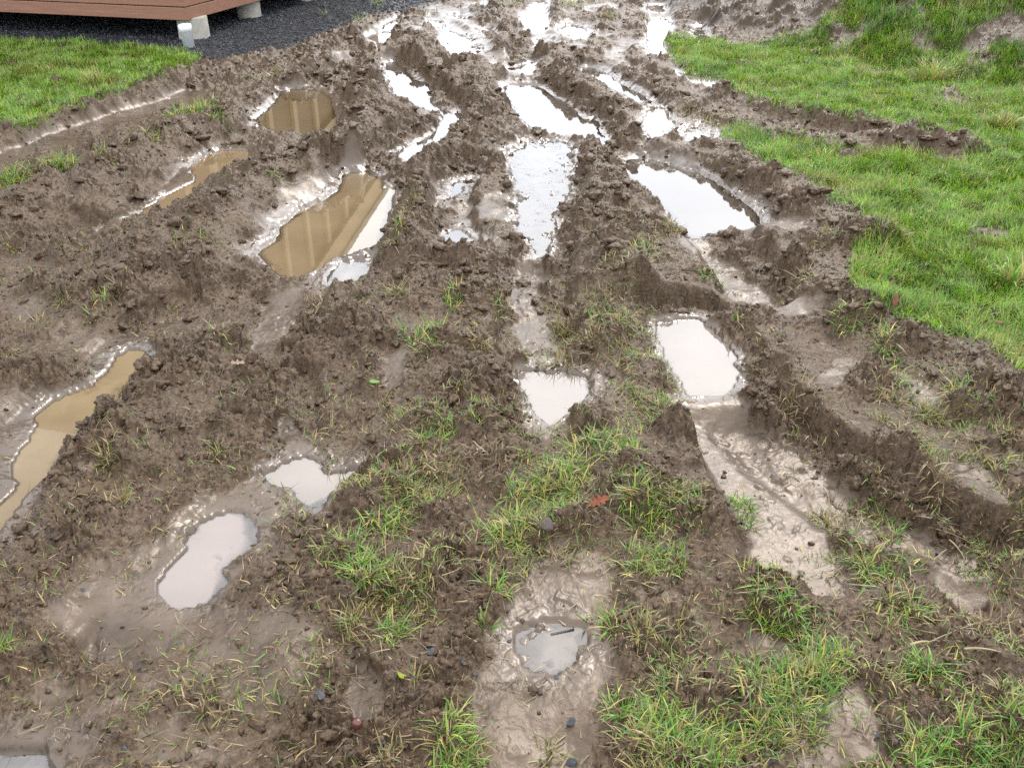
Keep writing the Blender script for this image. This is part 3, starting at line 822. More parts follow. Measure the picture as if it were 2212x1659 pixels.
# blobs of grass left in the mud: u, v, radius (frame px), palette, vigour ; those with a label are tufts of their own
BLOBS = [
 (840,1140,52,'green',1.1,'slender dark green tuft between the two lower left clumps of the centre grass'),
 (790,1240,62,'green',1,'wide bright green tuft nearest the pinkish puddle'),
 (850,1265,55,'yellow',1,None),
 (905,1235,50,'yellow',.8,None),(760,1180,40,'green',.7,None),
 (845,1360,34,'green',1.1,'short round tuft of green grass just left of the dark pebble row in the foreground'),
 (770,1345,40,'yellow',.8,None),(960,1010,60,'yellow',.55,None),(930,955,60,'green',.55,None),(1080,975,55,'straw',.6,None),(880,1060,50,'green',.5,None),
 (1125,1060,44,'green',1.1,'fresh yellow-green tuft flopping right above the flat brown stone'),
 (1100,1140,60,'green',1.2,'dense green and straw tuft directly left of the flat brown stone'),
 (1240,1045,62,'green',1.1,'arching tuft of green and tan blades above the orange oak leaf'),
 (1270,945,66,'green',1,'broad green tuft below the shallow milky centre puddle'),
 (1365,965,52,'green',.9,'green tuft with yellow tips on the mud lip right of the broad one'),
 (1200,1195,42,'straw',.8,None),(1250,1195,40,'yellow',.8,None),
 (1400,1120,60,'green',1.3,'tall pale green tuft of long crossing blades just right of the orange oak leaf'),
 (1420,1190,60,'green',1.1,'low thick tuft of long blades and straw right under the tallest tuft'),
 (1375,1235,45,'yellow',.7,None),
 (1320,1330,45,'green',.9,'flattened pale stems of grass bent over beside the shallow grey puddle'),
 (1385,1385,42,'yellow',.8,None),
 (1480,1120,34,'green',.5,None),
 (1600,1105,42,'green',1.1,'upright yellow-green tuft on the left bank of the near right rut'),
 (1075,1272,24,'green',1.4,'tiny bright green tuft standing alone in bare mud in the lower centre'),
 (1640,1285,48,'green',.9,None),(1690,1325,52,'green',1,None),
 (1790,1130,34,'yellow',1.1,'round straw-tipped tuft standing alone at the end of the slick rut'),
 (1905,1155,40,'green',.8,None),
 (1885,1255,52,'green',1.4,'lush dark green tuft at right above the clod ledge'),
 (1935,1295,38,'green',.9,None),(1760,1410,50,'green',.7,None),(1830,1430,42,'green',.8,None),
 (1640,1470,55,'green',.9,None),(1700,1510,66,'green',1.2,'long thick strip of green grass between two patches of slick mud at lower right'),
 (1780,1475,58,'green',1,None),(1660,1570,60,'green',1,None),(1720,1600,50,'yellow',.8,None),
 (1345,1540,55,'green',.9,None),(1420,1560,66,'green',1.1,'spreading green tuft at the bottom edge right of the pale slick mud'),
 (1480,1610,74,'green',1.2,None),(1555,1625,56,'green',1,None),(1390,1640,60,'yellow',.9,None),
 (950,1600,52,'green',1.2,'leafy green tuft at the bottom edge left of the pale slick mud'),(985,1650,52,'green',1,None),(1000,1560,38,'yellow',.7,None),
 (820,1645,36,'straw',.8,None),(1170,1648,38,'yellow',.8,None),
 (1970,1425,40,'green',1.5,'compact dark green tuft under the pale straw stalks at lower right'),
 (2035,1640,66,'green',1.2,'lime green tuft on the bottom edge near the right corner'),(2110,1595,56,'green',1.1,None),(2190,1600,52,'green',1,None),(2150,1655,62,'green',1.2,None),(1985,1660,44,'green',.8,None),
 (2010,1065,40,'straw',1.3,'drooping bundle of dead straw-coloured grass over the right rut ledge'),
 (1715,870,45,'straw',1.1,'limp pale tuft of dead grass hanging off the top of the right rut ledge'),
 (1990,905,55,'yellow',1.1,'spiky yellow-green tuft on the flat mud beside the right berm'),
 (1935,920,45,'yellow',.8,None),(1900,850,55,'yellow',.7,None),(1960,830,46,'green',.7,None),
 (1850,700,50,'green',1.1,'ragged green tuft in the mud just below the corner of the right lawn'),
 (1905,735,42,'green',.9,None),(2050,830,42,'green',.8,None),
 (1740,595,40,'yellow',.9,None),(1790,510,36,'yellow',.9,None),
 (1400,485,50,'yellow',.55,None),(1335,560,55,'yellow',.5,None),(1390,540,45,'green',.45,None),
 (1540,590,38,'green',.8,None),(1440,480,36,'yellow',.9,None),
 (1300,650,46,'yellow',.6,None),(1225,695,52,'yellow',.75,None),(1350,720,56,'yellow',.7,None),(1270,740,50,'yellow',.7,None),(1215,780,40,'yellow',.8,None),(1340,790,44,'yellow',.7,None),(1310,700,40,'green',.6,None),
 (912,735,48,'green',1.35,'bushy bright green tuft standing out in the dark mud left of centre'),
 (980,650,34,'green',1.2,'upright green tuft on the mud near the dark clod mound'),
 (1066,670,24,'green',1.1,'small vivid green tuft beside a reddish dead clump in the centre'),
 (1095,695,32,'yellow',.8,None),(1055,745,30,'yellow',.9,None),
 (855,637,34,'yellow',.9,None),(690,655,34,'straw',1,None),
 (880,455,42,'yellow',.8,None),(862,495,28,'green',.9,None),(905,425,34,'yellow',.5,None),
 (420,525,34,'green',.6,None),(390,548,28,'yellow',.6,None),(240,625,36,'yellow',.6,None),(205,655,40,'green',.6,None),(130,655,30,'yellow',.6,None),(95,705,34,'yellow',.5,None),
 (18,540,26,'yellow',1,'yellowed tuft at the left edge below the clod ridge'),(12,752,30,'straw',.8,None),
 (218,975,42,'yellow',1,'thin wiry yellow-green tuft right beside the long tan puddle'),
 (465,975,26,'yellow',.9,None),(470,740,24,'yellow',.7,None),(480,750,18,'green',.8,None),
 (420,240,52,'green',1.6,'green tuft on the ridge between the two leftmost ruts'),(470,262,36,'green',1.2,None),(370,255,34,'green',1.1,None),(75,372,28,'green',1.1,None),(455,225,26,'green',.9,None),
 (118,355,46,'green',1.8,'arching light green tuft on the left ridge, second from the left edge'),(18,390,50,'green',1.8,'thick green tuft cut by the left edge beside the clod ridge'),
 (325,292,34,'green',.8,None),(290,300,26,'straw',.7,None),(225,330,24,'green',.7,None),
 (8,1395,38,'green',1.1,'green tuft cut by the left edge in the lower left'),
 (272,1082,32,'yellow',.8,None),(350,1150,26,'straw',.6,None),(835,880,24,'yellow',.7,None),(990,850,40,'yellow',.6,None),(1055,850,30,'straw',.6,None),
 (712,940,18,'yellow',1,None),(900,1470,16,'yellow',.6,None),(1050,1360,24,'green',.9,None),(915,1330,16,'yellow',.9,None),
 (560,165,26,'green',.7,None),(595,152,20,'yellow',.7,None),(440,1545,14,'yellow',1,None),
 (1330,30,44,'yellow',.9,None),(1250,8,44,'green',.9,None),(1110,8,34,'green',.8,None),(825,10,26,'green',.9,None),(775,42,24,'green',.8,None),(1390,45,30,'yellow',.8,None),
 (1545,250,50,'yellow',.8,None),(1620,275,40,'green',.7,None),(1480,235,30,'yellow',.7,None),(1260,95,30,'yellow',.5,None),(930,28,20,'yellow',.6,None),
 (2010,170,0,'yellow',1.4,None),
 (2110,1340,40,'straw',.9,None),(2170,1380,34,'straw',.8,None),(2060,1480,30,'green',.6,None),(2150,1500,30,'straw',.6,None),(2110,980,34,'yellow',.7,None),(2180,930,34,'yellow',.8,None),(2180,1060,30,'straw',.7,None),
 (500,380,14,'green',.8,None),(585,372,14,'green',.8,None),(700,30,8,'green',.5,None),(1560,1330,26,'yellow',.5,None),(1500,1470,36,'yellow',.6,None),(1480,1380,40,'yellow',.5,None),
 (1560,760,24,'yellow',.5,None),(1660,730,30,'yellow',.6,None),(1700,650,30,'yellow',.5,None),(1600,690,28,'green',.4,None),
]


def tuft_arrays(u, v, r, pal, vig, org):
    x0, y0, z0 = org
    dep = depth_of(y0)
    R = r / FS * dep
    n = int(np.clip(.072 * r * r * vig * (1 + .06 * dep), 20, 560))
    th = rng.uniform(0, 6.283, n); rr = R * np.sqrt(rng.random(n)) * .85
    nb = max(2, int(r / 11))
    bx = rng.normal(0, R * .45, nb); by = rng.normal(0, R * .50, nb)
    k = rng.integers(0, nb, n)
    px = x0 + .62 * rr * np.cos(th) + .85 * bx[k]; py = y0 + (.62 * rr * np.sin(th) + .85 * by[k]) * 1.2
    pz = sample(Z, px, py) - .004
    L = (.018 + .050 * rng.random(n) ** 1.4) * (.75 + .35 * vig) * (1 + .075 * max(0, dep - 2))
    wd = (.0024 + .0022 * rng.random(n)) * (.75 + .15 * dep)
    out = np.arctan2(py - y0 - by[k] * .85, px - x0 - bx[k] * .85)
    az = out + rng.normal(0, 1.3, n)
    lean = np.abs(rng.normal(.85, .45, n)); curl = rng.normal(.8, .9, n)
    rgb = pick(pal, n)
    dead = rng.random(n) < .24
    rgb[dead] = pick('straw', int(dead.sum()))
    muddy = rng.random(n) < .12
    rgb[muddy] = rgb[muddy] * .35 + np.array([.045, .030, .018])
    lean[muddy] += .45
    lean[dead] += .5
    return blades(px, py, pz, L, wd, az, lean, curl, rgb, 4)


SV, ST, SC, off = [], [], [], 0
for (u, v, r, pal, vig, lab) in BLOBS:
    if r <= 0: continue
    org = hit(u, v)
    V, T, C = tuft_arrays(u, v, r, pal, vig, org)
    if lab:
        o = mesh_object('grass_tuft', V - np.array(org), mat=M_BLADE, tris=T); o.location = org
        point_color(o, 'Col', C); tag(o, lab, 'grass tuft', 'grass tufts surviving in the mud')
    else:
        SV.append(V); ST.append(T + off); SC.append(C); off += len(V)

# big tussocks in the lawns
for (u, v, r, n, L0, lab) in [
    (2010, 175, 48, 260, .20, 'large yellowish tussock of long grass at the foot of the mound'),
    (215, 180, 46, 220, .13, 'pale long-bladed tussock at the edge of the left lawn beside the mud'),
    (2165, 275, 50, 240, .12, 'pale sprawling tussock on the right lawn near the frame edge above the bare soil bank'),
    (2190, 610, 34, 70, .12, 'blue-green spiky tussock on the right lawn at the right edge'),
    (1770, 350, 34, 70, .10, 'tall thin tussock at the lawn edge beside the bare wet patch')]:
    org = hit(u, v); x0, y0, z0 = org; R = r / FS * depth_of(y0)
    px = x0 + rng.normal(0, R * .34, n); py = y0 + rng.normal(0, R * .36, n); pz = sample(Z, px, py) - .005
    az = np.arctan2(py - y0, px - x0) + rng.normal(0, .7, n)
    rgb = np.where(rng.random((n, 1)) < .55, pick('yellow', n) * 1.25, pick('lawn', n))
    V, T, C = blades(px, py, pz, L0 * rng.uniform(.55, 1.2, n), .006 + .003 * rng.random(n), az, np.abs(rng.normal(.4, .25, n)), rng.normal(1.1, .5, n), rgb, 4)
    o = mesh_object('grass_tussock', V - np.array(org), mat=M_BLADE, tris=T); o.location = org
    point_color(o, 'Col', C); tag(o, lab, 'grass tussock', 'long-bladed tussocks in the lawns')

# thin scattered blades on the churned ground
mudm = np.clip((1 - LAWN) * (1 - GRAV) * (1 - sstep(.5, .9, WET)), 0, 1) * sstep(-.15, .5, fbm(Xf * 2.4, Yf * 2.4, 111, 3)) * (Yf < 9)
n = 15000
P = scatter_mask(mudm, n, 1.0, 9.0, 1.9)
px, py = P[:, 0], P[:, 1]
rgb = np.where(rng.random((n, 1)) < .35, pick('green', n), pick('yellow', n))
V, T, C = blades(px, py, sample(Z, px, py) - .003, .014 + .034 * rng.random(n) ** 1.5, .0022 + .002 * rng.random(n), rng.uniform(0, 6.28, n), np.abs(rng.normal(.8, .4, n)), rng.normal(.8, .6, n), rgb, 3)
SV.append(V); ST.append(T + off); SC.append(C); off += len(V)
mats = np.maximum(.9 * soft([(1180,620),(1420,560),(1480,900),(1540,1250),(1250,1240),(1000,1290),(700,1380),(690,1120),(860,900),(1100,880)], 40),
                  .6 * soft([(1380,1480),(1600,1250),(1640,1060),(1800,1120),(1960,900),(2250,820),(2260,1720),(1280,1720)], 40))
MATS = up(mats) * (1 - sstep(.5, .9, WET)) * (1 - .5 * LAWN) * sstep(-.12, .42, fbm(Xf * 5.5, Yf * 5.5, 112, 3))
n = 15000
P = scatter_mask(np.clip(MATS, 0, 1), n, 1.0, 7.0, 1.8)
px, py = P[:, 0], P[:, 1]
kk = rng.random((n, 1))
rgb = np.where(kk < .42, pick('green', n), np.where(kk < .8, pick('yellow', n), pick('straw', n) * .8))
V, T, C = blades(px, py, sample(Z, px, py) - .002, .012 + .036 * rng.random(n) ** 1.3, .0020 + .002 * rng.random(n), 8 * fbm(px * 4, py * 4, 113, 2) + rng.normal(0, .9, n), np.abs(rng.normal(.95, .4, n)), rng.normal(.7, .7, n), rgb, 3)
SV.append(V); ST.append(T + off); SC.append(C); off += len(V)
sg = mesh_object('sparse_grass', np.concatenate(SV), mat=M_BLADE, tris=np.concatenate(ST))
point_color(sg, 'Col', np.concatenate(SC))
tag(sg, 'thin trampled grass blades scattered across the churned mud', 'grass', kind='stuff')

# dead stems and roots pressed into the mud
n = 9000
mudm2 = np.clip((1 - LAWN) * (1 - GRAV) * (1 - .85 * sstep(.6, .95, WET)), 0, 1) * (Yf < 8)
P = scatter_mask(mudm2, n, 1.0, 8.0, 2.0)
px, py = P[:, 0], P[:, 1]
rgb = pick('straw', n) * rng.uniform(.35, 1.0, (n, 1))
V, T, C = blades(px, py, sample(Z, px, py) + .002, .012 + .045 * rng.random(n) ** 2, .0013 + .0016 * rng.random(n), rng.uniform(0, 6.28, n), rng.normal(1.45, .18, n), rng.normal(.0, .5, n), rgb, 3)
fl = mesh_object('straw_litter', V, mat=M_STRAW, tris=T); point_color(fl, 'Col', C)
tag(fl, 'bits of dead straw and root fibre lying on the mud', 'straw', kind='stuff')

# ------------------------------------------------------------------ loose crumbs of soil, gravel
t_ = (1 + 5 ** .5) / 2
ICO = np.array([(-1, t_, 0), (1, t_, 0), (-1, -t_, 0), (1, -t_, 0), (0, -1, t_), (0, 1, t_), (0, -1, -t_), (0, 1, -t_), (t_, 0, -1), (t_, 0, 1), (-t_, 0, -1), (-t_, 0, 1)]) / math.sqrt(1 + t_ * t_)
ICF = np.array([(0, 11, 5), (0, 5, 1), (0, 1, 7), (0, 7, 10), (0, 10, 11), (1, 5, 9), (5, 11, 4), (11, 10, 2), (10, 7, 6), (7, 1, 8), (3, 9, 4), (3, 4, 2), (3, 2, 6), (3, 6, 8), (3, 8, 9), (4, 9, 5), (2, 4, 11), (6, 2, 10), (8, 6, 7), (9, 8, 1)])


def lumps(px, py, pz, size, flat, jit):
    n = len(px)
    S = size[:, None, None] * rng.uniform(1 - jit, 1 + jit, (n, 12, 1))
    A = rng.uniform(0, 6.283, n); ca, sa = np.cos(A)[:, None], np.sin(A)[:, None]
    B = ICO[None] * S
    st = rng.uniform(.75, 1.35, (n, 1))
    x = B[..., 0] * st; y = B[..., 1]; z = B[..., 2] * flat[:, None]
    tl = rng.normal(0, .3, (n, 1)); z = z + x * tl
    V = np.stack([x * ca - y * sa + px[:, None], x * sa + y * ca + py[:, None], z + pz[:, None]], -1)
    return V.reshape(-1, 3), (np.arange(n)[:, None, None] * 12 + ICF[None]).reshape(-1, 3)


n = 30000
cm = np.clip((1 - .9 * LAWN) * (1 - GRAV) * (.25 + .75 * RIDGE + .3 * patch), 0, 1) * (1 - .90 * smoothm) * (Yf < 12)
P = scatter_mask(cm, n, 1.0, 11.5, 1.7)
px, py = P[:, 0], P[:, 1]
size = (.0016 + .0060 * rng.random(n) ** 4) * (1 + .10 * depth_of(py))
V, T = lumps(px, py, sample(Z, px, py) + size * .05, size, rng.uniform(.45, .8, n), .48)
cr = mesh_object('soil_crumbs', V, mat=M_GROUND, tris=T)
for nm in ('film', 'wet', 'lawn', 'gravel', 'soil', 'lump'): point_attr(cr, nm, np.zeros(len(V)))
tag(cr, 'loose dark crumbs of soil lying all over the churned mud', 'soil', kind='stuff')

n = 42000
P = scatter_mask(np.clip(GRAV * 1.1 - .05, 0, 1), n, 7.0, 14.5, .4)
px, py = P[:, 0], P[:, 1]
size = .006 + .008 * rng.random(n) ** 2
V, T = lumps(px, py, sample(Z, px, py) + size * .2, size, rng.uniform(.5, .8, n), .22)
m, nt, N, L = new_mat('charcoal_gravel'); b = principled(nt, Roughness=.75); b.inputs['Specular IOR Level'].default_value = .25
at = nd(nt, 'ShaderNodeAttribute'); at.attribute_name = 'Col'; L.new(at.outputs['Color'], b.inputs['Base Color'])
gv = mesh_object('gravel', V, mat=m, tris=T)
g = (.012 + .042 * rng.random(n) ** 2)[:, None] * np.array([.92, .98, 1.12]); g[rng.random(n) < .02] *= 2.2
point_color(gv, 'Col', np.repeat(g, 12, 0))
tag(gv, 'dark blue-grey crushed gravel around and under the cabin', 'gravel', kind='stuff')

# torn clods of soil
import bmesh
bm = bmesh.new(); bmesh.ops.create_icosphere(bm, subdivisions=3, radius=1)
UV = np.array([w.co[:] for w in bm.verts]); UF = np.array([[w.index for w in f.verts] for f in bm.faces]); bm.free()
n = 3000
P = scatter_mask(np.clip((.15 + .85 * RIDGE) * (1 - .95 * LAWN) * (1 - GRAV) * (1 - smoothm) * (.3 + .7 * patch), 0, 1) * (Yf < 11), n, 1.0, 10.5, 1.45)
px, py = P[:, 0], P[:, 1]; pz = sample(Z, px, py)
CV_, CT_ = [], []
nv = len(UV)
for i in range(n):
    r = (.007 + .025 * rng.random() ** 2.2) * float(np.clip(.10 + .17 * depth_of(py[i]), .36, 1.0))
    o3 = rng.uniform(0, 90, 3)
    q = UV * 1.3
    d = .40 * perlin(q[:, 0] + o3[0] + q[:, 2] * .7, q[:, 1] + o3[1] - q[:, 2] * .6, 401) + .30 * perlin(q[:, 0] * 2.6 + o3[1] + q[:, 2] * 1.8, q[:, 2] * 2.6 + o3[2] - q[:, 1] * 1.7, 402) + .16 * perlin(q[:, 1] * 6 + o3[2] + q[:, 0] * 4, q[:, 2] * 6 + o3[0], 403)
    V = UV * (1 + d)[:, None] * np.array([rng.uniform(.9, 1.7), rng.uniform(.8, 1.2), rng.uniform(.5, .85)])
    a, b_ = rng.uniform(0, 6.283), rng.normal(0, .4)
    V = np.stack([V[:, 0], V[:, 1] * math.cos(b_) - V[:, 2] * math.sin(b_), V[:, 1] * math.sin(b_) + V[:, 2] * math.cos(b_)], 1)
    V = np.stack([V[:, 0] * math.cos(a) - V[:, 1] * math.sin(a), V[:, 0] * math.sin(a) + V[:, 1] * math.cos(a), V[:, 2]], 1) * r
    CV_.append(V + np.array([px[i], py[i], pz[i] - r * .02])); CT_.append(UF + i * nv)
V = np.concatenate(CV_)
cl_ = mesh_object('mud_clods', V, mat=M_GROUND, tris=np.concatenate(CT_), smooth=True)
for nm in ('film', 'wet', 'lawn', 'gravel', 'soil', 'lump'): point_attr(cl_, nm, np.zeros(len(V)))
tag(cl_, 'torn lumps of dark wet soil thrown up along the ruts', 'soil', kind='stuff')

# single stones in the mud
import bmesh


def stone(u, v, s, flat, lab, mat=M_STONE, stretch=1.4, name='stone'):
    x, y, z = hit(u, v); s = s * .8
    bm = bmesh.new(); bmesh.ops.create_icosphere(bm, subdivisions=2, radius=1)
    cut = [(np.array([random.gauss(0, 1) for _ in range(3)]), random.uniform(.38, .78)) for _ in range(13)]
    for w in bm.verts:
        p = np.array(w.co)
        for nrm, dd in cut:
            nn = nrm / np.linalg.norm(nrm); q = p @ nn
            if q > dd: p = p - nn * (q - dd)
        w.co = (p[0] * s * stretch, p[1] * s, p[2] * s * flat)
    me = bpy.data.meshes.new(name); bm.to_mesh(me); bm.free(); me.materials.append(mat)
    o = bpy.data.objects.new(name, me); COL.objects.link(o)
    o.location = (x, y, z + s * flat * .02); o.rotation_euler = (random.uniform(-.25, .25), random.uniform(-.25, .25), random.uniform(0, 3.1))
    tag(o, lab, 'stone', 'grey stones pressed into the mud')
    return o


for a in [
    (124, 1462, .013, .6, 'dark blue-grey stone in bare mud at lower left, left of the two small grey ones'),
    (302, 1443, .008, .7, 'pale blue-grey pebble in the yellowish mud at lower left'),
    (268, 1678 - 60, .012, .6, 'dark slate stone near the bottom left puddle'),
    (330, 1490, .007, .6, 'small grey pebble half sunk in the lower left mud'),
    (443, 1472, .013, .6, 'grey angular stone with a wet face in the lower left mud'),
    (385, 1390, .008, .6, 'small greenish grey pebble below the pinkish puddle'),
    (540, 1322, .009, .6, 'blue-grey stone right of the lower end of the pinkish puddle'),
    (690, 1500, .016, .5, 'dark flat stone in the shaded hollow at lower left centre'),
    (932, 1410, .016, .7, 'blackish upright stone below the short round tuft'),
    (900, 1503, .012, .7, 'rounded dark grey stone right of the lime leaf'),
    (868, 1492, .008, .5, 'flat dark sliver of stone just under the lime leaf'),
    (995, 1430, .009, .5, 'thin flat grey stone left of the shallow grey puddle'),
    (1025, 1457, .010, .6, 'grey stone on the mud edge where the pale slick begins'),
    (1098, 1385, .009, .6, 'pale grey pebble on the left shore of the shallow grey puddle'),
    (1200, 1466, .010, .5, 'flat grey pebble in the pale mud below the shallow grey puddle'),
    (1235, 1563, .015, .8, 'dark upright stone with its shadow in the pale slick mud'),
    (1236, 1652, .016, .7, 'blue-grey stone cut by the bottom edge'),
    (823, 1606, .012, .6, 'oval blue-grey stone near the dark red nut'),
    (1482, 884, .020, .35, 'dark flat stone lying on slick mud below the oval white puddle'),
    (1670, 1676 - 30, .013, .7, 'dark stone at the bottom edge among the right-hand grass'),
    (1738, 1388, .013, .7, 'blackish round stone beside the slick patch at lower right'),
    (1900, 1590, .013, .4, 'dark flat stone on sandy mud at lower right'),
    (1890, 1440, .012, .6, 'bluish grey stone above the compact dark green tuft'),
    (180, 1395 - 120, .010, .6, 'black pebble on the left mud between the tan and pinkish puddles'),
    (40, 1330, .011, .6, 'dark stone on the ridge at the left edge'),
    (1160, 800, .012, .6, 'dark gravel stone on the far side of the shallow milky puddle'),
    (1225, 822, .012, .5, 'flat black stone standing in the shallow milky puddle'),
]:
    stone(*a)
M_BROWNSTONE = mat_simple('brown_grey_stone', (.040, .031, .028), (.060, .046, .041), 40, .8, .3, spec=.2)
stone(1182, 1133, .030, .35, 'flat brown-grey stone in the grass left of the orange oak leaf', M_BROWNSTONE, 1.2)


# ------------------------------------------------------------------ leaves, nut, stalks
def leaf(u, v, size, outline, lab, c1, c2, rz, tilt, cat='leaf', name='fallen_leaf', lift=.006, cup=.25):
    x, y, z = hit(u, v)
    n = len(outline)
    vs = []; fs = []
    rings = 3
    for k in range(rings, 0, -1):
        for (a, b) in outline:
            t = k / rings
            px, py = a * t, b * t
            vs.append((px * size, py * size, size * cup * (py * py * 1.2 - .3 * px * px * px)))
    top = len(vs); vs.append((0, 0, 0))
    for k in range(rings - 1):
        for i in range(n):
            j = (i + 1) % n
            fs.append((k * n + i, k * n + j, (k + 1) * n + j, (k + 1) * n + i))
    for i in range(n): fs.append(((rings - 1) * n + i, (rings - 1) * n + (i + 1) % n, top))
    m = mat_simple('leaf_skin', c1, c2, 90, .75, .3, spec=.12)
    o = mesh_object(name, vs, faces=fs, mat=m, smooth=True)
    so = o.modifiers.new('thick', 'SOLIDIFY'); so.thickness = .0012
    o.location = (x, y, z + lift); o.rotation_euler = (tilt[0], tilt[1], rz)
    tag(o, lab, cat)
    # stem
    sv = []; sf = []
    st = mesh_object('leaf_stem', [(-size, 0, .001), (-size * 1.25, .08 * size, .002), (-size * 1.5, .2 * size, .004), (-size, .04 * size, .001), (-size * 1.25, .12 * size, .002), (-size * 1.5, .23 * size, .005)], faces=[(0, 1, 4, 3), (1, 2, 5, 4)], mat=m, parent=o)
    s2 = st.modifiers.new('thick', 'SOLIDIFY'); s2.thickness = .0018
    return o


def oak(nlobes=4, w=.42):
    up_ = []
    for i in range(40):
        t = i / 39
        env = w * math.sin(math.pi * min(1, t * .95 + .03)) ** .7
        up_.append((-1 + 2 * t, env * (.55 + .45 * math.cos(2 * math.pi * nlobes * t + math.pi))))
    return up_ + [(a, -b) for a, b in up_[-2:0:-1]]


def oval(w=.4):
    return [(math.cos(k / 24 * 6.283), w * math.sin(k / 24 * 6.283) * (1 - .25 * math.cos(k / 24 * 6.283))) for k in range(24)]


leaf(1293, 1092, .033, oak(4, .62), 'curled orange-brown oak leaf lying on mud beside the tall grass tuft', (.070, .021, .010), (.135, .046, .022), .5, (.25, -.15), lift=.014)
leaf(515, 793, .026, oak(3, .5), 'pale pinkish tan leaf curled on the dark mud left of centre', (.13, .085, .060), (.20, .135, .10), .35, (.3, .1), lift=.010, cup=.5)
leaf(866, 1463, .013, oval(.5), 'small lime green leaf on the mud in the lower middle', (.10, .14, .010), (.15, .19, .015), 2.0, (.5, .1), lift=.008)
leaf(1930, 668, .024, oval(.45), 'dark brown leaf standing in the right lawn near its corner', (.07, .03, .018), (.12, .055, .03), 1.2, (.3, -.9), lift=.035)
leaf(2155, 712, .026, oval(.4), 'brown leaf lying flat in the right lawn near the right edge', (.07, .035, .018), (.11, .06, .03), .1, (.1, .2), lift=.03)
leaf(810, 832, .018, oval(.38), 'little green leaf curled on the mud left of centre', (.07, .14, .03), (.11, .20, .05), .2, (.4, .1), lift=.007)

x, y, z = hit(772, 1568)
bm = bmesh.new(); bmesh.ops.create_uvsphere(bm, u_segments=20, v_segments=14, radius=.0115)
for w in bm.verts:
    w.co.z *= 1.12
    if w.co.z > .010: w.co.z += .002
me = bpy.data.meshes.new('nut'); bm.to_mesh(me); bm.free()
me.materials.append(mat_simple('red_brown_shell', (.045, .012, .010), (.075, .022, .016), 50, .3, .05))
me.polygons.foreach_set('use_smooth', np.ones(len(me.polygons), bool))
o = bpy.data.objects.new('nut', me); COL.objects.link(o); o.location = (x, y, z + .007); o.rotation_euler = (.5, .4, 0)
tag(o, 'round dark red nut lying on the mud near the bottom', 'nut')


def stalk(pts, r, lab, c=(.20, .15, .085), name='straw_stalk', cat='straw', group='straw stalks lying on the mud'):
    W = []
    for i, (u, v) in enumerate(pts):
        x, y, z = hit(u, v); W.append(np.array([x, y, z + (.004 if name == 'twig' else .010)]))
    W = [W[0]] + [W[0] + (W[-1] - W[0]) * t + np.array([0, 0, (.0 if name == 'twig' else .006) * math.sin(t * 3.1)]) for t in (.25, .5, .75)] + [W[-1]] if len(W) == 2 else W
    org = W[0]; vs = []; fs = []
    d = (W[-1] - W[0]); d /= np.linalg.norm(d); s = np.cross(d, (0, 0, 1)); s /= np.linalg.norm(s); upv = np.cross(s, d)
    k6 = 6
    for i, p in enumerate(W):
        rr = r * (1 - .55 * i / (len(W) - 1))
        for k in range(k6):
            a = k / k6 * 6.283
            vs.append(tuple(p - org + s * rr * math.cos(a) + upv * rr * math.sin(a)))
    for i in range(len(W) - 1):
        for k in range(k6):
            fs.append((i * k6 + k, i * k6 + (k + 1) % k6, (i + 1) * k6 + (k + 1) % k6, (i + 1) * k6 + k))
    fs.append(tuple(range(k6))); fs.append(tuple(range((len(W) - 1) * k6, len(W) * k6))[::-1])
    o = mesh_object(name, vs, faces=fs, mat=mat_simple(name + '_skin', tuple(q * .8 for q in c), c, 40, .55, .1), smooth=True)
    o.location = org; tag(o, lab, cat, group)


stalk([(2000, 1396), (2133, 1346)], .0016, 'long thin straw stalk slanting up to the right above the compact dark green tuft')
stalk([(2081, 1409), (2158, 1417)], .0030, 'short thick pale straw lying level at lower right', (.24, .19, .12))
stalk([(1962, 1402), (2010, 1394)], .0040, 'broad pale blade of straw lying on top of the compact dark green tuft', (.21, .17, .085))
stalk([(2001, 1148), (2095, 1179)], .0018, 'dry brown stem lying across the end of the right rut', (.15, .10, .05))
stalk([(2048, 1172), (2081, 1212)], .0026, 'short yellow straw pointing down right from the end of the right rut', (.20, .15, .075))
stalk([(2041, 1195), (1997, 1237)], .0018, 'pale straw slanting down left below the end of the right rut')
stalk([(2120, 1465), (2150, 1500)], .0028, 'pale straw slanting down right near the right edge', (.22, .17, .11))
stalk([(1860, 1128), (1850, 1150)], .0020, 'short pale straw standing by the end of the slick rut')
stalk([(150, 944), (166, 950)], .0035, 'short dark twig poking into the long tan puddle', (.035, .022, .012), 'twig', 'twig', 'twigs')
stalk([(1190, 1376), (1240, 1361)], .0042, 'dark twig lying in the shallow grey puddle', (.03, .022, .018), 'twig', 'twig', 'twigs')

# ------------------------------------------------------------------ CABIN ON PIERS
CORNER = (-3.02, 9.10, 0)
AZ = math.radians(15.0)
cab = empty('cabin', CORNER, -AZ)
tag(cab, 'timber cabin raised on concrete piers, its red-brown skirt boards showing at the top left', 'cabin')


def box(x0, x1, y0, y1, z0, z1):
    v = [(x, y, z) for z in (z0, z1) for (x, y) in ((x0, y0), (x1, y0), (x1, y1), (x0, y1))]
    return v, [(0, 3, 2, 1), (4, 5, 6, 7), (0, 1, 5, 4), (1, 2, 6, 5), (2, 3, 7, 6), (3, 0, 4, 7)]


def boxes(name, lst, mat, parent, bev=.004):
    vs, fs = [], []
    for b in lst:
        v, f = box(*b); k = len(vs); vs += v; fs += [tuple(i + k for i in q) for q in f]
    o = mesh_object(name, vs, faces=fs, mat=mat, parent=parent)
    if bev:
        m = o.modifiers.new('edge', 'BEVEL'); m.width = bev; m.segments = 2
    return o


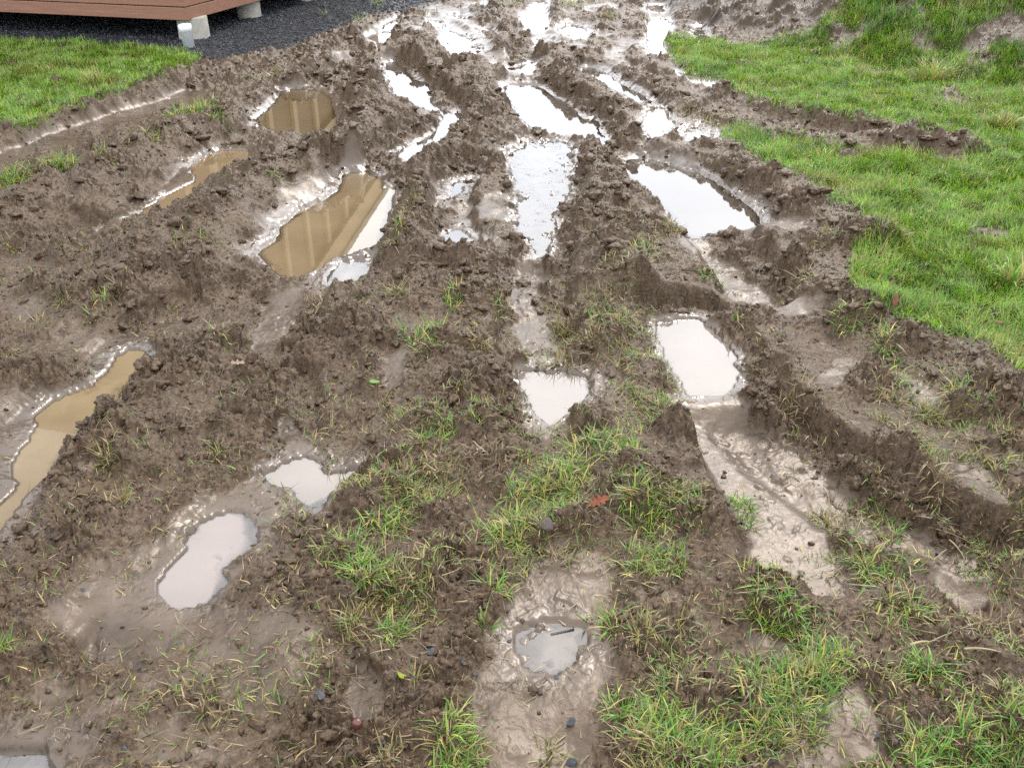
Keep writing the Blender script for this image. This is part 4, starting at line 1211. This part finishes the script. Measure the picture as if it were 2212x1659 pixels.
LX, LY = -7.0, 4.45
zb0 = .195
fr, sd_ = [], []
for k in range(4):
    z0 = zb0 + k * .118
    fr.append((LX, .0, -.034, -.008, z0, z0 + .110))
    sd_.append((-.003, .028, -.034, LY, z0, z0 + .110))
boxes('front_skirt', fr, M_FASCIA, cab)
boxes('side_skirt', sd_, M_FASCIA, cab)
boxes('floor', [(LX, -.004, -.006, LY, zb0 + .012, zb0 + .46)], M_JOIST, cab, 0)
zt = zb0 + 4 * .118 + .004


def roofz(y): return 3.62 - .247 * y


wt = .10
vs = []; fs = []


def prism(poly, x0, x1):
    n = len(poly); k = len(vs)
    for (yy, zz) in poly: vs.append((x0, yy, zz))
    for (yy, zz) in poly: vs.append((x1, yy, zz))
    fs.append(tuple(k + i for i in range(n))); fs.append(tuple(k + n + i for i in range(n))[::-1])
    for i in range(n): fs.append((k + i, k + n + i, k + n + (i + 1) % n, k + (i + 1) % n)[::-1])


WX = -.035
prism([(.03, zt), (LY - .03, zt), (LY - .03, roofz(LY - .03) - .002), (.03, roofz(.03) - .002)], WX - wt, WX)      # right wall
side_wall = mesh_object('wall', vs, faces=fs, mat=M_PLY, parent=cab)
vs = []; fs = []
boxes('wall', [(LX, WX - wt - .002, .03, .03 + wt, zt, roofz(.13) - .004)], M_PLY, cab, 0)
boxes('wall', [(LX, WX - wt - .002, LY - .15, LY - .05, zt, roofz(LY) - .01)], M_PLY, cab, 0)
for ly in (.055, 1.29, 1.87, 2.41, 3.0, 3.6, 4.3):
    boxes('post', [(WX + .002, WX + .045, ly - .045, ly + .045, zt + .001, roofz(ly) - .27)], M_STUD, cab)
for lx in (-.30, -1.5, -2.7, -3.9, -5.1, -6.3):
    boxes('post', [(lx - .045, lx + .045, -.012, .028, zt + .001, roofz(0) - .03)], M_STUD, cab)
# diagonal brace on the right wall
bv = []
y0_, z0_, y1_, z1_ = .95, 1.62, 4.2, 1.03
dn = np.array([y1_ - y0_, z1_ - z0_]); dn /= np.linalg.norm(dn); pn = np.array([-dn[1], dn[0]]) * .045
q = [(y0_ - pn[0], z0_ - pn[1]), (y1_ - pn[0], z1_ - pn[1]), (y1_ + pn[0], z1_ + pn[1]), (y0_ + pn[0], z0_ + pn[1])]
prism(q, WX + .047, WX + .075)
mesh_object('brace', vs, faces=fs, mat=M_STUD, parent=cab); vs = []; fs = []
# barge board following the roof edge
prism([(-.9, roofz(-.9) - .26), (LY + .12, roofz(LY + .12) - .26), (LY + .12, roofz(LY + .12) + .0), (-.9, roofz(-.9) + .0)], WX + .05, WX + .085)
mesh_object('barge_board', vs, faces=fs, mat=M_STUD, parent=cab); vs = []; fs = []
prism([(-.95, roofz(-.95) + .003), (LY + .12, roofz(LY + .12) + .003), (LY + .12, roofz(LY + .12) + .09), (-.95, roofz(-.95) + .09)], LX - .3, WX + .11)
mesh_object('roof', vs, faces=fs, mat=M_ROOF, parent=cab); vs = []; fs = []
prism([(-.9, roofz(-.9) - .03), (.02, roofz(.02) - .03), (.02, roofz(.02) - .001), (-.9, roofz(-.9) - .001)], LX, WX + .045)
mesh_object('soffit', vs, faces=fs, mat=M_PLY, parent=cab); vs = []; fs = []
m, nt, N, L = new_mat('window_glass'); b = principled(nt, Roughness=.05, Base_Color=(.5, .56, .62, 1)); b.inputs['Specular IOR Level'].default_value = 1.0
win = boxes('window', [(WX + .003, WX + .05, 2.55, 2.92, 1.40, 1.45), (WX + .003, WX + .05, 2.55, 2.92, 2.05, 2.10), (WX + .003, WX + .05, 2.55, 2.60, 1.452, 2.048), (WX + .003, WX + .05, 2.87, 2.92, 1.452, 2.048)], M_PVC, cab)
boxes('pane', [(WX + .004, WX + .022, 2.602, 2.868, 1.454, 2.046)], m, win, 0)


def cyl(name, r0, r1, h, mat, parent=None, seg=40, rim=None):
    v = []; f = []
    prof = [(r0 * .0, 0), (r0, 0), (r0, h * .03), (r1, h * .97), (r1 * .985, h), (0, h)] if rim is None else rim
    pr = prof[1:-1]
    for (r, z) in pr:
        for k in range(seg):
            a = k / seg * 6.28318; v.append((r * math.cos(a), r * math.sin(a), z))
    n = len(pr)
    for i in range(n - 1):
        for k in range(seg):
            f.append((i * seg + k, i * seg + (k + 1) % seg, (i + 1) * seg + (k + 1) % seg, (i + 1) * seg + k))
    f.append(tuple(range(seg))[::-1]); f.append(tuple((n - 1) * seg + k for k in range(seg)))
    o = mesh_object(name, v, faces=f, mat=mat, parent=parent)
    me = o.data
    for p in me.polygons: p.use_smooth = len(p.vertices) == 4
    return o


ca, sa = math.cos(-AZ), math.sin(-AZ)
for (lx, ly, r) in ((-.05, .16, .145), (-.15, 1.40, .125), (-.15, 2.75, .125), (-.15, 4.1, .125),
                    (-1.9, 1.4, .125), (-3.6, 1.4, .125), (-5.3, 1.4, .125), (-6.8, 1.4, .125)):
    gx = CORNER[0] + lx * ca - ly * sa; gy = CORNER[1] + lx * sa + ly * ca
    gz = float(sample(Z, gx, gy)) - .05
    o = cyl('pier', r, r * .97, zb0 + .008 - gz, M_CONC, cab); o.location = (lx, ly, gz)

gx, gy = -2.93, 8.78
o = cyl('drain_pipe', .05, .05, .205, M_PVC, rim=[(0, 0), (.050, 0), (.050, .150), (.058, .153), (.058, .203), (.050, .207), (.044, .207), (0, .19)])
o.location = (gx, gy, float(sample(Z, gx, gy)) - .01); o.rotation_euler = (math.radians(2), math.radians(-3), 0)
tag(o, 'short white plastic pipe standing against the corner concrete pier', 'pipe')

# ------------------------------------------------------------------ SKY, SUN, CAMERA
w = bpy.data.worlds.new('World'); scene.world = w; w.use_nodes = True
nt = w.node_tree; nt.nodes.clear()
sky = nd(nt, 'ShaderNodeTexSky'); sky.sky_type = 'NISHITA'; sky.sun_disc = False
SUN_EL, SUN_AZ = math.radians(48), math.radians(25)     # azimuth clockwise from straight ahead
sky.sun_elevation = SUN_EL; sky.sun_rotation = SUN_AZ
sky.air_density = 1.0; sky.dust_density = 3.0; sky.ozone_density = 1.0
tc = nd(nt, 'ShaderNodeTexCoord')
cn = noise_node(nt, tc.outputs['Generated'], 2.6, 5, .55).outputs['Fac']
cl = mixc(nt, maprange(nt, cn, .32, .68), (8.2, 8.7, 9.4), (10.6, 10.7, 10.8))
mx = mixc(nt, maprange(nt, cn, .30, .62, .72, .97), sky.outputs[0], cl)
bg = nd(nt, 'ShaderNodeBackground'); bg.inputs[1].default_value = .125
nt.links.new(mx, bg.inputs[0])
out = nd(nt, 'ShaderNodeOutputWorld'); nt.links.new(bg.outputs[0], out.inputs[0])

sl = bpy.data.lights.new('sun', 'SUN'); sl.energy = 1.0; sl.angle = math.radians(16); sl.color = (1, .965, .91)
so = bpy.data.objects.new('sun', sl); COL.objects.link(so)
so.rotation_euler = (math.pi / 2 - SUN_EL, 0, math.pi - SUN_AZ)

cd = bpy.data.cameras.new('camera'); cam = bpy.data.objects.new('camera', cd); COL.objects.link(cam)
cam.location = (0, 0, CAM_H); cam.rotation_euler = (math.pi / 2 - PITCH, 0, 0)
cd.sensor_width = 36; cd.lens = 36 * FS / 2212; cd.clip_start = .05; cd.clip_end = 2000
scene.camera = cam

vs_ = scene.view_settings
scene.display_settings.display_device = 'sRGB'
vs_.view_transform = 'Standard'; vs_.look = 'None'; vs_.exposure = 1.65; vs_.gamma = 1; vs_.use_curve_mapping = False
scene.cycles.max_bounces = 8; scene.cycles.transparent_max_bounces = 8
scene.cycles.use_denoising = False
